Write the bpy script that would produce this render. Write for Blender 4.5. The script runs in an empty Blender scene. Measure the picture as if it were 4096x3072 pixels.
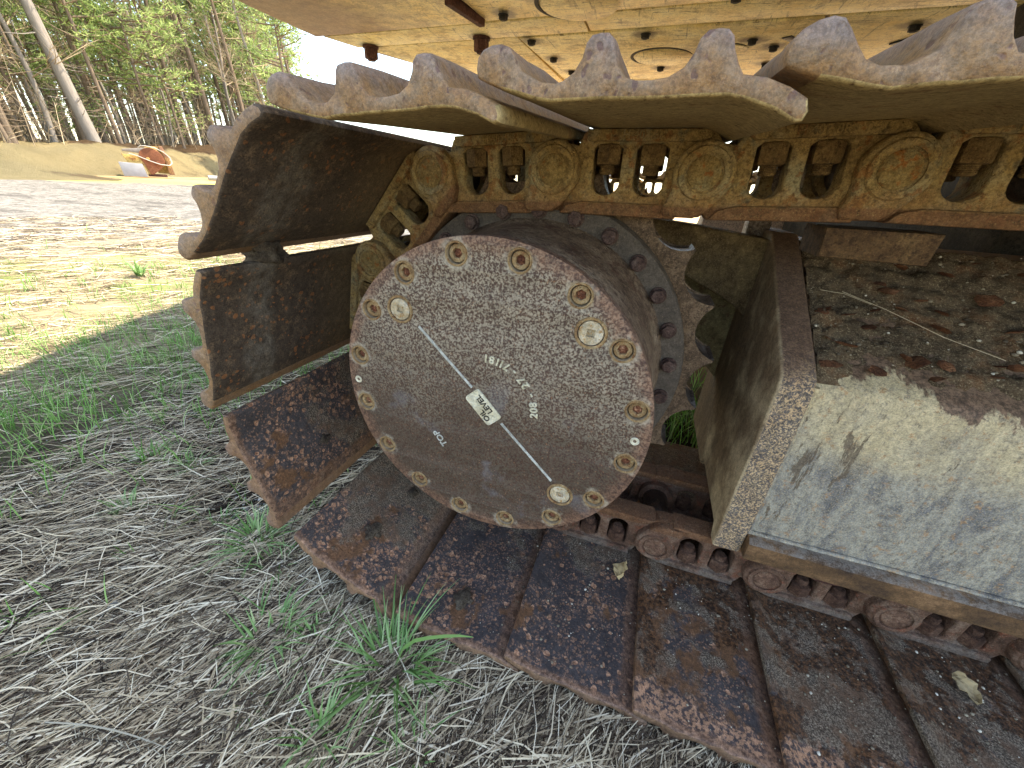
import bpy, bmesh, math, random
import numpy as np
from mathutils import Vector, Matrix, noise as mnoise

random.seed(11)
rng = np.random.default_rng(11)
S = bpy.context.scene
COL = S.collection
R = math.radians
PI = math.pi

# ------------------------------------------------------------------ camera
CAM = Vector((0.1961, -0.7016, 0.3138))
YAW, PITCH, ROLL = 0.3008, 0.4767, 0.0648
cd = bpy.data.cameras.new('camera')
cam = bpy.data.objects.new('camera', cd)
COL.objects.link(cam)
_right = Vector((math.cos(YAW), math.sin(YAW), 0))
_f0 = Vector((-math.sin(YAW), math.cos(YAW), 0))
_z = Vector((0, 0, 1))
_fwd = _f0 * math.cos(PITCH) - _z * math.sin(PITCH)
_up = _z * math.cos(PITCH) + _f0 * math.sin(PITCH)
_r2 = _right * math.cos(ROLL) + _up * math.sin(ROLL)
_u2 = _up * math.cos(ROLL) - _right * math.sin(ROLL)
mw = Matrix((( _r2.x, _u2.x, -_fwd.x, CAM.x), (_r2.y, _u2.y, -_fwd.y, CAM.y), (_r2.z, _u2.z, -_fwd.z, CAM.z), (0, 0, 0, 1)))
cam.matrix_world = mw
cd.sensor_fit = 'HORIZONTAL'
cd.sensor_width = 36.0
cd.lens = 387.65 / 1024 * 36
cd.clip_start = 0.02
cd.clip_end = 2000
S.camera = cam

# ------------------------------------------------------------------ sky, sun, exposure
SA, SB = 0.30, 0.30                     # sun vector = (SA, SB, 1)
sun_v = Vector((SA, SB, 1)).normalized()
SUN_EL = math.asin(sun_v.z)
W = bpy.data.worlds.new('World')
S.world = W
W.use_nodes = True
wn = W.node_tree
bg = wn.nodes['Background']
sky = wn.nodes.new('ShaderNodeTexSky')
sky.sky_type = 'NISHITA'
sky.sun_disc = False
sky.sun_elevation = SUN_EL
sky.sun_rotation = math.atan2(SA, SB)
sky.air_density = 1.0
sky.dust_density = 0.8
sky.ozone_density = 1.0
wn.links.new(sky.outputs[0], bg.inputs['Color'])
bg.inputs['Strength'].default_value = 0.15
sl = bpy.data.lights.new('sun', 'SUN')
sl.energy = 3.0
sl.angle = R(0.5)
sl.color = (1.0, 0.95, 0.86)
so = bpy.data.objects.new('sun', sl)
COL.objects.link(so)
so.rotation_euler = sun_v.to_track_quat('Z', 'Y').to_euler()
so.location = (5, 5, 20)
S.view_settings.view_transform = 'Standard'
S.view_settings.look = 'None'
S.view_settings.gamma = 1
S.view_settings.use_curve_mapping = False
S.view_settings.exposure = 2.25
S.view_settings.use_white_balance = True
S.view_settings.white_balance_temperature = 7700
S.view_settings.white_balance_tint = 10
S.render.engine = 'CYCLES'
S.cycles.max_bounces = 8
S.cycles.diffuse_bounces = 5

# ------------------------------------------------------------------ material language
def rgb(r, g, b):
    f = lambda c: (c / 255 / 12.92) if c / 255 <= 0.04045 else ((c / 255 + 0.055) / 1.055) ** 2.4
    return (f(r), f(g), f(b), 1)

class Mat:
    def __init__(s, name, rnd=True, scale=1.0):
        s.m = bpy.data.materials.new(name)
        s.m.use_nodes = True
        s.t = s.m.node_tree
        s.b = s.t.nodes['Principled BSDF']
        tc = s.t.nodes.new('ShaderNodeTexCoord')
        s.raw = tc.outputs['Object']
        s.co = s.raw
        if rnd:
            oi = s.t.nodes.new('ShaderNodeObjectInfo')
            v = s.t.nodes.new('ShaderNodeVectorMath'); v.operation = 'MULTIPLY_ADD'
            cx = s.t.nodes.new('ShaderNodeCombineXYZ')
            for i, k in enumerate((37.0, 19.0, 53.0)):
                s.t.links.new(s.math('MULTIPLY', oi.outputs['Random'], k), cx.inputs[i])
            s.t.links.new(s.raw, v.inputs[0]); v.inputs[1].default_value = (1, 1, 1)
            s.t.links.new(cx.outputs[0], v.inputs[2])
            s.co = v.outputs[0]
            s.rand = oi.outputs['Random']
    def _in(s, sock, v):
        if isinstance(v, bpy.types.NodeSocket): s.t.links.new(v, sock)
        elif v is not None: sock.default_value = v
    def math(s, op, a, b=None, c=None, clamp=False):
        n = s.t.nodes.new('ShaderNodeMath'); n.operation = op; n.use_clamp = clamp
        s._in(n.inputs[0], a); s._in(n.inputs[1], b)
        if c is not None: s._in(n.inputs[2], c)
        return n.outputs[0]
    def noise(s, scale, detail=4, rough=.55, dist=0, vec=None, color=False):
        n = s.t.nodes.new('ShaderNodeTexNoise')
        s._in(n.inputs['Vector'], vec or s.co)
        n.inputs['Scale'].default_value = scale; n.inputs['Detail'].default_value = detail
        n.inputs['Roughness'].default_value = rough; n.inputs['Distortion'].default_value = dist
        return n.outputs['Color' if color else 'Fac']
    def vor(s, scale, out='Distance', vec=None, feat='F1', rand=1):
        n = s.t.nodes.new('ShaderNodeTexVoronoi'); n.feature = feat
        s._in(n.inputs['Vector'], vec or s.co)
        n.inputs['Scale'].default_value = scale; n.inputs['Randomness'].default_value = rand
        return n.outputs[out]
    def warp(s, amt, scale, vec=None):
        v = vec or s.co
        n = s.noise(scale, 2, vec=v, color=True)
        a = s.t.nodes.new('ShaderNodeVectorMath'); a.operation = 'MULTIPLY_ADD'
        s._in(a.inputs[0], n); a.inputs[1].default_value = (amt,) * 3; s._in(a.inputs[2], v)
        return a.outputs[0]
    def stretch(s, x, y, z, vec=None):
        n = s.t.nodes.new('ShaderNodeVectorMath'); n.operation = 'MULTIPLY'
        s._in(n.inputs[0], vec or s.co); n.inputs[1].default_value = (x, y, z)
        return n.outputs[0]
    def sep(s, v=None):
        n = s.t.nodes.new('ShaderNodeSeparateXYZ'); s._in(n.inputs[0], v or s.raw); return n.outputs
    def step(s, f, a, b, c=0.0, d=1.0):
        n = s.t.nodes.new('ShaderNodeMapRange'); n.interpolation_type = 'SMOOTHSTEP'
        s._in(n.inputs[0], f)
        for i, k in enumerate((a, b, c, d)): s._in(n.inputs[i + 1], k)
        return n.outputs[0]
    def ramp(s, f, stops, interp='LINEAR'):
        n = s.t.nodes.new('ShaderNodeValToRGB'); e = n.color_ramp; e.interpolation = interp
        while len(e.elements) < len(stops): e.elements.new(0.5)
        for el, (p, c) in zip(e.elements, stops): el.position = p; el.color = c
        s._in(n.inputs[0], f); return n.outputs[0]
    def mix(s, f, a, b, blend='MIX'):
        n = s.t.nodes.new('ShaderNodeMix'); n.data_type = 'RGBA'; n.blend_type = blend
        s._in(n.inputs[0], f); s._in(n.inputs[6], a); s._in(n.inputs[7], b); return n.outputs[2]
    def geo(s, o): 
        return s.t.nodes.new('ShaderNodeNewGeometry').outputs[o]
    def bump(s, h, strength=.4, dist=.002, nrm=None):
        n = s.t.nodes.new('ShaderNodeBump'); n.inputs['Strength'].default_value = strength
        n.inputs['Distance'].default_value = dist; s._in(n.inputs['Height'], h)
        if nrm: s._in(n.inputs['Normal'], nrm)
        return n.outputs[0]
    punch = (.40, 95, 360)
    def out(s, col, rough=.75, nrm=None, metal=0, spec=.3, trans=None):
        if s.punch:                      # fine noise multiplied into the colour to raise light-dark contrast
            amt, s1, s2 = s.punch
            v = s.math('ADD', s.math('MULTIPLY', s.step(s.noise(s1, 6, .75), .36, .64), .5), s.math('MULTIPLY', s.step(s.noise(s2, 4, .8), .40, .60), .5))
            col = s.mix(1.0, col, s.math('MULTIPLY_ADD', v, amt * 2, 1 - amt), 'MULTIPLY')
        s._in(s.b.inputs['Base Color'], col); s._in(s.b.inputs['Roughness'], rough)
        s._in(s.b.inputs['Metallic'], metal); s._in(s.b.inputs['Specular IOR Level'], spec)
        if nrm: s._in(s.b.inputs['Normal'], nrm)
        return s.m

def spots(m, scale, vec, rmax, keep):
    """rusty ring spots: returns (mask, dark centre mask)"""
    d = m.vor(scale, 'Distance', vec)
    c = m.sep(m.vor(scale, 'Color', vec))
    rad = m.math('MULTIPLY_ADD', c[0], rmax * .75, rmax * .25)
    on = m.math('LESS_THAN', c[1], keep)
    edge = m.math('SUBTRACT', rad, d)
    mask = m.math('MULTIPLY', m.step(edge, 0.0, .09), on)
    core = m.math('MULTIPLY', m.step(d, .07, .15, 1, 0), m.math('GREATER_THAN', c[0], .45))
    return mask, core

def grit_grain(m, scale=900):
    return m.noise(scale, 2, .7)

# --- shoes
def shoe_inner_mat(name, kind):
    m = Mat(name)
    x, y, z = m.sep()
    w = m.warp(.011, 60)
    big = m.noise(9, 4, .6)
    fine = m.noise(160, 5, .65)
    if kind in ('lower', 'dirty'):
        base = m.mix(m.noise(22, 5, .6), rgb(48, 44, 44), rgb(86, 79, 77))
        k1 = m.step(m.math('ADD', big, m.math('MULTIPLY_ADD', m.rand, .22, -.11)), .38, .58)
        s1, c1 = spots(m, 78, w, .55, m.math('MULTIPLY_ADD', k1, .80, .14))
        s2, c2 = spots(m, 205, w, .62, m.math('MULTIPLY_ADD', m.step(m.noise(13, 3), .36, .56), .85, .15))
        orange = m.mix(m.step(m.noise(160, 4, .7), .4, .62), rgb(136, 96, 74), rgb(192, 146, 114))
        s3 = m.math('MULTIPLY', m.step(m.noise(75, 5, .75), .55, .60), k1)
        col = m.mix(m.step(fine, .55, .72), base, rgb(112, 88, 74))
        col = m.mix(m.math('MULTIPLY', s2, .7), col, rgb(146, 110, 88))
        col = m.mix(m.math('MULTIPLY', s1, .92), col, orange)
        col = m.mix(m.math('MULTIPLY', m.math('MULTIPLY', c1, s1), .75), col, rgb(80, 48, 34))
        col = m.mix(m.math('MULTIPLY', s3, .8), col, orange)
        brown = m.step(m.noise(11, 5, .65, vec=m.stretch(1, .7, 1)), .56 if kind == 'lower' else .46, .62 if kind == 'lower' else .53)
        col = m.mix(m.math('MULTIPLY', brown, .85), col, m.mix(fine, rgb(70, 48, 36), rgb(136, 96, 64)))
        # caked grey dirt, mostly towards the chain
        dz = m.math('ADD', m.math('MULTIPLY_ADD', y, 1.5 if kind == 'lower' else .9, .20 if kind == 'lower' else .27), m.math('MULTIPLY', m.math('SUBTRACT', m.noise(14, 6, .65), .5), 1.5))
        dz = m.math('ADD', dz, m.math('MULTIPLY_ADD', m.rand, .3, -.15))
        dust = m.step(dz, .02, .16)
        dcol = m.mix(m.step(m.noise(420, 3, .8), .42, .66), rgb(66, 55, 45), rgb(166, 148, 126))
        dcol = m.mix(m.step(m.noise(25, 4), .45, .7), dcol, rgb(108, 84, 66))
        col = m.mix(m.math('MULTIPLY', dust, .85), col, dcol)
        bh = m.math('ADD', m.math('MULTIPLY', dust, m.noise(380, 4, .8)), m.math('MULTIPLY_ADD', s1, -.35, m.math('MULTIPLY', fine, .3)))
        if kind == 'dirty':
            wn_ = m.math('ADD', m.noise(9, 6, .68), m.math('MULTIPLY', m.math('ADD', y, .12), .35))
            wet = m.math('MULTIPLY', m.step(wn_, .47, .51), m.step(wn_, .62, .58))
            col = m.mix(m.math('MULTIPLY', wet, .9), col, m.mix(m.step(m.noise(140, 5, .75), .42, .62), rgb(44, 31, 24), rgb(112, 76, 50)))
            dust = m.math('MULTIPLY', dust, m.math('SUBTRACT', 1.0, wet))
            tip = m.step(m.math('ADD', y, m.math('MULTIPLY', m.math('SUBTRACT', m.noise(20, 5, .65), .5), .16)), -.275, -.262, 1, 0)
            tc = m.mix(m.step(m.noise(120, 5, .7), .44, .56), rgb(70, 62, 62), rgb(178, 134, 104))
            col = m.mix(m.math('MULTIPLY', tip, .85), col, tc)
        rough = m.mix(dust, (.42,) * 3 + (1,), (.95,) * 3 + (1,))
        nrm = m.bump(bh, .6, .004)
    elif kind == 'upper':
        st = m.noise(30, 5, .6, vec=m.stretch(.4, .15, 1))
        col = m.mix(st, rgb(136, 114, 76), rgb(188, 164, 116))
        col = m.mix(m.step(fine, .52, .75), col, rgb(86, 60, 38))
        col = m.mix(m.math('MULTIPLY', m.step(m.noise(26, 4), .58, .7), .5), col, rgb(122, 80, 50))
        rough = .9; nrm = m.bump(fine, .4, .003)
    else:  # rear shoes: dark with faint rust and a dusty streak
        col = m.mix(m.noise(20, 5, .65), rgb(46, 38, 32), rgb(98, 83, 69))
        col = m.mix(m.math('MULTIPLY', m.step(fine, .48, .66), .7), col, rgb(64, 50, 40))
        col = m.mix(m.math('MULTIPLY', m.step(m.noise(45, 5, .75), .5, .68), .6), col, rgb(128, 104, 80))
        s1, c1 = spots(m, 110, w, .55, m.math('MULTIPLY_ADD', m.step(big, .45, .65), .8, .05))
        col = m.mix(m.math('MULTIPLY', s1, m.math('MULTIPLY_ADD', m.rand, .5, .35)), col, rgb(140, 92, 58))
        band = m.step(m.math('ABSOLUTE', m.math('ADD', y, m.math('MULTIPLY_ADD', m.noise(16, 4), .1, .17))), .012, .045, 1, 0)
        grey = m.math('MULTIPLY', band, m.step(m.noise(40, 5, .7), .3, .62))
        col = m.mix(m.math('MULTIPLY', grey, .55), col, m.mix(m.noise(300, 2), rgb(92, 84, 74), rgb(134, 125, 112)))
        inner = m.step(y, -.13, .0)
        col = m.mix(m.math('MULTIPLY', inner, .6), col, rgb(118, 98, 72))
        rough = .8; nrm = m.bump(m.math('ADD', fine, grey), .45, .003)
    # worn rusty rim along the outer end and long edges
    rim = m.step(m.math('ADD', y, m.math('MULTIPLY', m.math('SUBTRACT', m.noise(60, 4), .5), .02)), -.308, -.300, 1, 0)
    rim2 = m.step(m.math('ADD', x, m.math('MULTIPLY', m.math('SUBTRACT', m.noise(50, 4), .5), .02)), .038, .048, 1, 0)
    rc = m.mix(m.step(m.noise(110, 6, .8), .36, .64), rgb(80, 56, 44), rgb(152, 116, 92))
    if kind in ('lower', 'dirty'):
        col = m.mix(m.math('MULTIPLY', m.math('MAXIMUM', rim, m.math('MULTIPLY', rim2, .7)), .85), col, rc)
    return m.out(col, rough, nrm, 0, .25)

def shoe_outer_mat(name, kind):
    m = Mat(name)
    x, y, z = m.sep()
    n1 = m.noise(30, 6, .7); n2 = m.noise(170, 5, .75)
    col = m.ramp(n1, [(.3, rgb(98, 68, 42)), (.45, rgb(140, 106, 70)), (.58, rgb(132, 108, 84)), (.72, rgb(152, 114, 74))])
    grey = m.step(m.math('ADD', z, m.math('MULTIPLY', m.math('SUBTRACT', m.noise(34, 5, .7), .5), .05)), .020, .042)
    col = m.mix(m.math('MULTIPLY', grey, .6), col, m.mix(n2, rgb(98, 86, 86), rgb(140, 128, 126)))
    wv = m.stretch(1, .5, .75, m.warp(.022, 60))
    d = m.vor(125, 'Distance', wv)
    k = m.sep(m.vor(125, 'Color', wv))
    sp = m.math('MULTIPLY', m.step(m.math('ADD', d, m.math('MULTIPLY', k[1], .25)), .30, .46, 1, 0), m.math('LESS_THAN', k[0], m.math('MULTIPLY_ADD', m.step(m.noise(12, 3), .35, .65), .5, .05)))
    col = m.mix(m.math('MULTIPLY', sp, .8), col, m.mix(n2, rgb(70, 44, 38), rgb(108, 78, 70)))
    col = m.mix(m.math('MULTIPLY', m.step(n2, .5, .66), .6), col, rgb(104, 72, 48))
    col = m.mix(m.math('MULTIPLY', m.step(m.noise(260, 3, .8), .58, .7), .25), col, rgb(186, 156, 118))
    if kind in ('lower', 'dirty'):
        col = m.mix(.55, col, m.mix(m.noise(60, 4), rgb(88, 62, 48), rgb(148, 112, 90)))
    if kind == 'rear':
        col = m.mix(.3, col, rgb(120, 90, 66))
    nrm = m.bump(m.math('ADD', m.noise(220, 5, .7), m.math('MULTIPLY', sp, -.3)), .45, .003)
    return m.out(col, .55, nrm, 0, .45)

def rust_mat(name, a, b, c, scale=1.0, rough=.85, bump=.5, patch=None, spec=.25):
    m = Mat(name)
    n1 = m.noise(18 * scale, 5, .65); n2 = m.noise(120 * scale, 5, .7); n3 = m.noise(50 * scale, 4, .6)
    col = m.ramp(n1, [(.32, a), (.52, b), (.7, c)])
    col = m.mix(m.math('MULTIPLY', m.step(n2, .47, .64), .8), col, a)
    col = m.mix(m.math('MULTIPLY', m.step(m.noise(300 * scale, 3, .8), .57, .68), .5), col, tuple(min(1, q * 1.35) for q in c[:3]) + (1,))
    if patch:
        col = m.mix(m.math('MULTIPLY', m.step(n3, .54, .68), .85), col, patch)
    pits = m.step(m.vor(160 * scale, 'Distance'), .05, .3)
    nrm = m.bump(m.math('MULTIPLY_ADD', pits, .5, m.math('MULTIPLY', n2, 1.5)), min(1, bump * 1.5), .006)
    return m.out(col, rough, nrm, 0, spec)

def link_mat(name, low):
    m = Mat(name)
    x, y, z = m.sep()
    n1 = m.noise(20, 5, .65); n2 = m.noise(150, 5, .72); n3 = m.noise(38, 5, .65)
    if low:
        col = m.ramp(n1, [(.3, rgb(74, 52, 42)), (.5, rgb(112, 82, 66)), (.72, rgb(134, 112, 96))])
        col = m.mix(m.math('MULTIPLY', m.step(n3, .55, .66), .8), col, rgb(130, 78, 58))
        grey = m.step(m.math('ADD', z, m.math('MULTIPLY', m.math('SUBTRACT', n1, .5), .06)), .03, .055)
        col = m.mix(m.math('MULTIPLY', grey, .7), col, m.mix(n2, rgb(80, 70, 62), rgb(140, 130, 120)))
    else:
        col = m.ramp(n1, [(.3, rgb(122, 98, 62)), (.46, rgb(162, 134, 86)), (.58, rgb(156, 136, 98)), (.72, rgb(148, 140, 110))])
        low_z = m.step(m.math('ADD', z, m.math('MULTIPLY', m.math('SUBTRACT', n3, .5), .09)), -.045, -.012, 1, 0)
        col = m.mix(m.math('MULTIPLY', low_z, .45), col, m.mix(n2, rgb(122, 74, 42), rgb(156, 106, 60)))
        col = m.mix(m.math('MULTIPLY', m.step(n3, .55, .62), .7), col, rgb(138, 88, 48))
        col = m.mix(m.math('MULTIPLY', m.step(m.noise(30, 4, vec=m.stretch(1, 1, 1)), .6, .68), .6), col, rgb(106, 108, 90))
    rail = m.step(m.math('ADD', z, m.math('MULTIPLY', m.math('SUBTRACT', n2, .5), .008)), -.048, -.043, 1, 0)
    col = m.mix(m.math('MULTIPLY', rail, .8), col, m.mix(m.noise(60, 4, vec=m.stretch(.3, 1, 1)), rgb(88, 56, 40), rgb(142, 98, 66)))
    col = m.mix(m.math('MULTIPLY', m.step(n2, .50, .66), .65), col, rgb(80, 58, 38))
    col = m.mix(m.math('MULTIPLY', m.step(m.noise(330, 3, .8), .57, .68), .5), col, rgb(176, 150, 104) if not low else rgb(168, 146, 126))
    pits = m.step(m.vor(190, 'Distance'), .05, .3)
    nrm = m.bump(m.math('MULTIPLY_ADD', pits, .4, m.math('MULTIPLY', n2, 1.5)), .8, .006)
    return m.out(col, .85, nrm, 0, .25)

MT = {}
for k in ('lower', 'dirty', 'upper', 'rear'):
    MT['in_' + k] = shoe_inner_mat('shoe inside ' + k, k)
    MT['out_' + k] = shoe_outer_mat('shoe outside ' + k, k)
MT['link'] = link_mat('link upper', False)
MT['link_low'] = link_mat('link lower', True)
MT['pin'] = rust_mat('pin face', rgb(116, 92, 56), rgb(150, 124, 78), rgb(148, 134, 98), 1.6, patch=rgb(150, 90, 42))
MT['pin_low'] = rust_mat('pin face low', rgb(84, 58, 46), rgb(124, 92, 74), rgb(150, 126, 106), 1.6)
MT['nut'] = rust_mat('nut rust', rgb(88, 66, 42), rgb(124, 98, 62), rgb(142, 118, 78), 2)
MT['nut_low'] = rust_mat('nut rust low', rgb(62, 42, 33), rgb(94, 66, 52), rgb(118, 90, 74), 2)
MT['bush'] = rust_mat('bushing', rgb(30, 22, 18), rgb(66, 46, 34), rgb(96, 80, 70), 1, rough=.5, spec=.5)
MT['sprocket'] = rust_mat('sprocket rust', rgb(76, 60, 48), rgb(118, 96, 76), rgb(142, 118, 96), 1.2)
MT['tooth'] = rust_mat('worn tooth', rgb(60, 44, 36), rgb(120, 104, 92), rgb(176, 170, 164), 1.0, rough=.45, spec=.6)
MT['bolt'] = rust_mat('bolt head', rgb(66, 48, 44), rgb(100, 78, 70), rgb(112, 96, 88), 2)
MT['cladbolt'] = rust_mat('cap screw', rgb(132, 100, 68), rgb(168, 138, 98), rgb(196, 174, 136), 3, patch=rgb(124, 80, 50))
MT['cladrust'] = rust_mat('socket rust', rgb(86, 46, 34), rgb(140, 88, 64), rgb(206, 160, 128), 5)
MT['plug'] = rust_mat('plug face', rgb(176, 150, 112), rgb(212, 196, 166), rgb(222, 212, 196), 3, patch=rgb(176, 128, 72))
MT['cream'] = rust_mat('cast lettering', rgb(206, 194, 160), rgb(228, 220, 194), rgb(236, 232, 214), 3)
MT['levelgrey'] = rust_mat('level line', rgb(176, 174, 162), rgb(206, 204, 192), rgb(216, 214, 204), 3)
MT['mud'] = rust_mat('mud', rgb(66, 54, 44), rgb(108, 94, 78), rgb(140, 126, 108), 3, rough=1, bump=.9)
MT['guard'] = rust_mat('guard olive', rgb(92, 82, 58), rgb(124, 112, 80), rgb(146, 130, 96), .8, patch=rgb(92, 70, 52))
MT['darksteel'] = rust_mat('dark steel', rgb(38, 36, 35), rgb(58, 54, 50), rgb(76, 70, 64), .8)
MT['redsteel'] = rust_mat('red brown steel', rgb(58, 36, 32), rgb(90, 58, 50), rgb(112, 80, 70), 1)

def ring_flange_mat():
    m = Mat('oily ring')
    n = m.noise(30, 5, .65); g = m.noise(420, 2, .8)
    col = m.mix(n, rgb(66, 58, 52), rgb(108, 96, 84))
    col = m.mix(m.math('MULTIPLY', m.step(m.noise(200, 3, .7), .6, .7), .6), col, rgb(140, 122, 98))
    return m.out(col, .8, m.bump(m.noise(200, 5, .8), .8, .004), 0, .3)
MT['ring'] = ring_flange_mat()

def cover_mat():
    m = Mat('drive cover', rnd=False); m.punch = (.22, 60, 300)
    x, y, z = m.sep()
    a = m.noise(300, 4, .65, .5); b = m.noise(640, 3, .7)
    lo = m.noise(6, 3, .6)
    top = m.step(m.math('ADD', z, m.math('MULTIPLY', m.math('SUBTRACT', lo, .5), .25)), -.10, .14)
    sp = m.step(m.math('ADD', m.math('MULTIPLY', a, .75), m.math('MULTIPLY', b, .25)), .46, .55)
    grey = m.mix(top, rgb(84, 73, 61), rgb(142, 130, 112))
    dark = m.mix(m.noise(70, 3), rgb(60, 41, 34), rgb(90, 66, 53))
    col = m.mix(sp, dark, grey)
    # orange freckles
    col = m.mix(m.math('MULTIPLY', m.step(m.noise(260, 3, .7), .60, .68), .6), col, rgb(150, 108, 78))
    # blue grey smooth patch at the bottom
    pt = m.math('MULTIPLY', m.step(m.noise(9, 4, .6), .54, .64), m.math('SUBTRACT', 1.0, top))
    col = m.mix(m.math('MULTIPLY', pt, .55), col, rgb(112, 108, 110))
    gr = m.step(m.noise(7, 7, .72, .6, vec=m.stretch(1, 1, .5)), .55, .68)
    col = m.mix(m.math('MULTIPLY', gr, .4), col, rgb(78, 66, 56))
    r = m.math('SQRT', m.math('ADD', m.math('MULTIPLY', x, x), m.math('MULTIPLY', z, z)))
    rr = m.math('ADD', r, m.math('MULTIPLY', m.math('SUBTRACT', m.noise(40, 4), .5), .03))
    edge = m.step(rr, .222, .250)
    ecol = m.mix(m.step(m.noise(150, 5, .8), .36, .64), rgb(74, 50, 42), rgb(138, 102, 80))
    col = m.mix(m.math('MULTIPLY', edge, .8), col, ecol)
    # ochre and lime stains that ran out round the cap screws
    ang = m.math('ARCTAN2', z, x)
    ph = m.math('SUBTRACT', ang, 1.774)
    seg = m.math('PINGPONG', ph, PI / 16)
    dx = m.math('MULTIPLY', seg, .2306)
    dr = m.math('SUBTRACT', r, .2306)
    dist = m.math('SQRT', m.math('ADD', m.math('MULTIPLY', dx, dx), m.math('MULTIPLY', dr, dr)))
    dist = m.math('ADD', dist, m.math('MULTIPLY', m.math('SUBTRACT', m.noise(90, 4), .5), .016))
    col = m.mix(m.math('MULTIPLY', m.math('MULTIPLY', m.step(dist, .0175, .026, 1, 0), m.step(m.noise(60, 4), .42, .62)), .6), col, rgb(168, 158, 140))
    col = m.mix(m.math('MULTIPLY', m.step(dist, .0165, .0185, 1, 0), .8), col, m.mix(m.noise(70, 4), rgb(116, 92, 68), rgb(164, 148, 120)))
    nrm = m.bump(m.math('MULTIPLY_ADD', sp, .8, b), .35, .0015)
    return m.out(col, .62, nrm, 0, .35)
MT['cover'] = cover_mat()
MT['barrel'] = rust_mat('barrel', rgb(84, 66, 54), rgb(122, 102, 84), rgb(148, 130, 110), .7, patch=rgb(92, 66, 54))

def frame_mat():
    m = Mat('frame paint', rnd=False)
    x, y, z = m.sep()
    run = m.noise(10, 9, .72, .5, vec=m.stretch(1.5, 1, .5))
    col = m.ramp(run, [(.30, rgb(74, 73, 74)), (.42, rgb(112, 110, 108)), (.52, rgb(156, 150, 136)), (.62, rgb(96, 95, 96)), (.75, rgb(156, 154, 150))])
    topc = m.step(m.math('ADD', z, m.math('MULTIPLY', m.math('SUBTRACT', m.noise(9, 5), .5), .30)), -.12, .03)
    col = m.mix(m.math('MULTIPLY', topc, .7), col, rgb(206, 184, 140))
    fl = m.noise(190, 6, .8); fl2 = m.noise(75, 7, .8, vec=m.stretch(1, 1, .7))
    col = m.mix(m.math('MULTIPLY', m.step(fl2, .50, .60), .55), col, m.mix(m.step(fl, .4, .6), rgb(70, 64, 60), rgb(146, 136, 122)))
    col = m.mix(m.math('MULTIPLY', m.step(m.noise(330, 4, .8), .52, .60), .6), col, rgb(192, 168, 130))
    col = m.mix(m.math('MULTIPLY', m.step(m.noise(240, 5, .8), .55, .62), .55), col, rgb(84, 80, 80))
    col = m.mix(m.math('MULTIPLY', m.step(m.noise(50, 6, .8), .55, .63), .7), col, rgb(166, 122, 80))
    st = m.noise(17, 7, .75, .3, vec=m.stretch(1.6, 1, .38))
    lefty = m.step(x, .50, .75, .10, 0)
    st = m.math('ADD', st, lefty)
    col = m.mix(m.math('MULTIPLY', m.step(st, .66, .69), .85), col, m.mix(fl, rgb(62, 50, 40), rgb(120, 102, 82)))
    lobe = m.math('ADD', z, m.math('MULTIPLY', m.math('SUBTRACT', m.noise(12, 7, .68, vec=m.stretch(1, 0, .7)), .5), .22))
    rustm = m.step(lobe, .046, .056)
    rcol = m.mix(m.step(m.noise(110, 6, .8), .38, .62), rgb(66, 47, 38), rgb(132, 102, 82))
    col = m.mix(m.math('MULTIPLY', rustm, .92), col, rcol)
    nrm = m.bump(m.math('SUBTRACT', m.math('MULTIPLY', fl, .6), m.math('MULTIPLY', m.step(st, .66, .69), .5)), .5, .003)
    return m.out(col, .6, nrm, 0, .35)
MT['frame'] = frame_mat()

def endplate_mat():
    m = Mat('end plate', rnd=False)
    x, y, z = m.sep()
    sp = m.step(m.noise(270, 5, .75), .46, .58)
    col = m.mix(sp, m.mix(m.noise(30, 4), rgb(72, 62, 58), rgb(108, 102, 98)), m.mix(m.noise(20, 4), rgb(196, 152, 108), rgb(186, 168, 136)))
    up = m.step(m.math('ADD', z, m.math('MULTIPLY', m.math('SUBTRACT', m.noise(14, 4), .5), .1)), .03, .09)
    col = m.mix(m.math('MULTIPLY', up, .85), col, m.mix(m.noise(60, 5, .7), rgb(66, 46, 38), rgb(120, 92, 74)))
    # the rear face is dark with vertical grain
    back = m.step(m.math('ADD', x, m.math('MULTIPLY', m.noise(30, 3), .002)), .448, .452, 1, 0)
    bc = m.mix(m.noise(20, 6, .7, vec=m.stretch(1, 1.5, .3)), rgb(78, 64, 50), rgb(168, 140, 108))
    bc = m.mix(m.step(m.math('ADD', m.noise(9, 5), m.math('MULTIPLY', m.sep()[1], -.5)), .36, .60), bc, rgb(196, 174, 140))
    col = m.mix(back, col, bc)
    return m.out(col, .75, m.bump(m.noise(160, 5, .7), .5, .003), 0, .3)
MT['endplate'] = endplate_mat()

def flange_mat():
    m = Mat('frame flange', rnd=False)
    n = m.noise(18, 6, .65, vec=m.stretch(.5, 1, 1))
    col = m.ramp(n, [(.3, rgb(58, 42, 32)), (.5, rgb(96, 70, 46)), (.66, rgb(134, 100, 70)), (.8, rgb(168, 130, 106))])
    nz = m.sep(m.geo('Normal'))[2]
    col = m.mix(m.math('MULTIPLY', m.math('MULTIPLY', m.step(nz, .3, .75), m.step(m.noise(45, 6, .75), .35, .6)), .75), col, rgb(124, 116, 108))  # upward faces lightened, the top highlight put into the colour
    return m.out(col, .7, m.bump(m.noise(120, 5, .7), .5, .003), 0, .35)
MT['flange'] = flange_mat()

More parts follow.
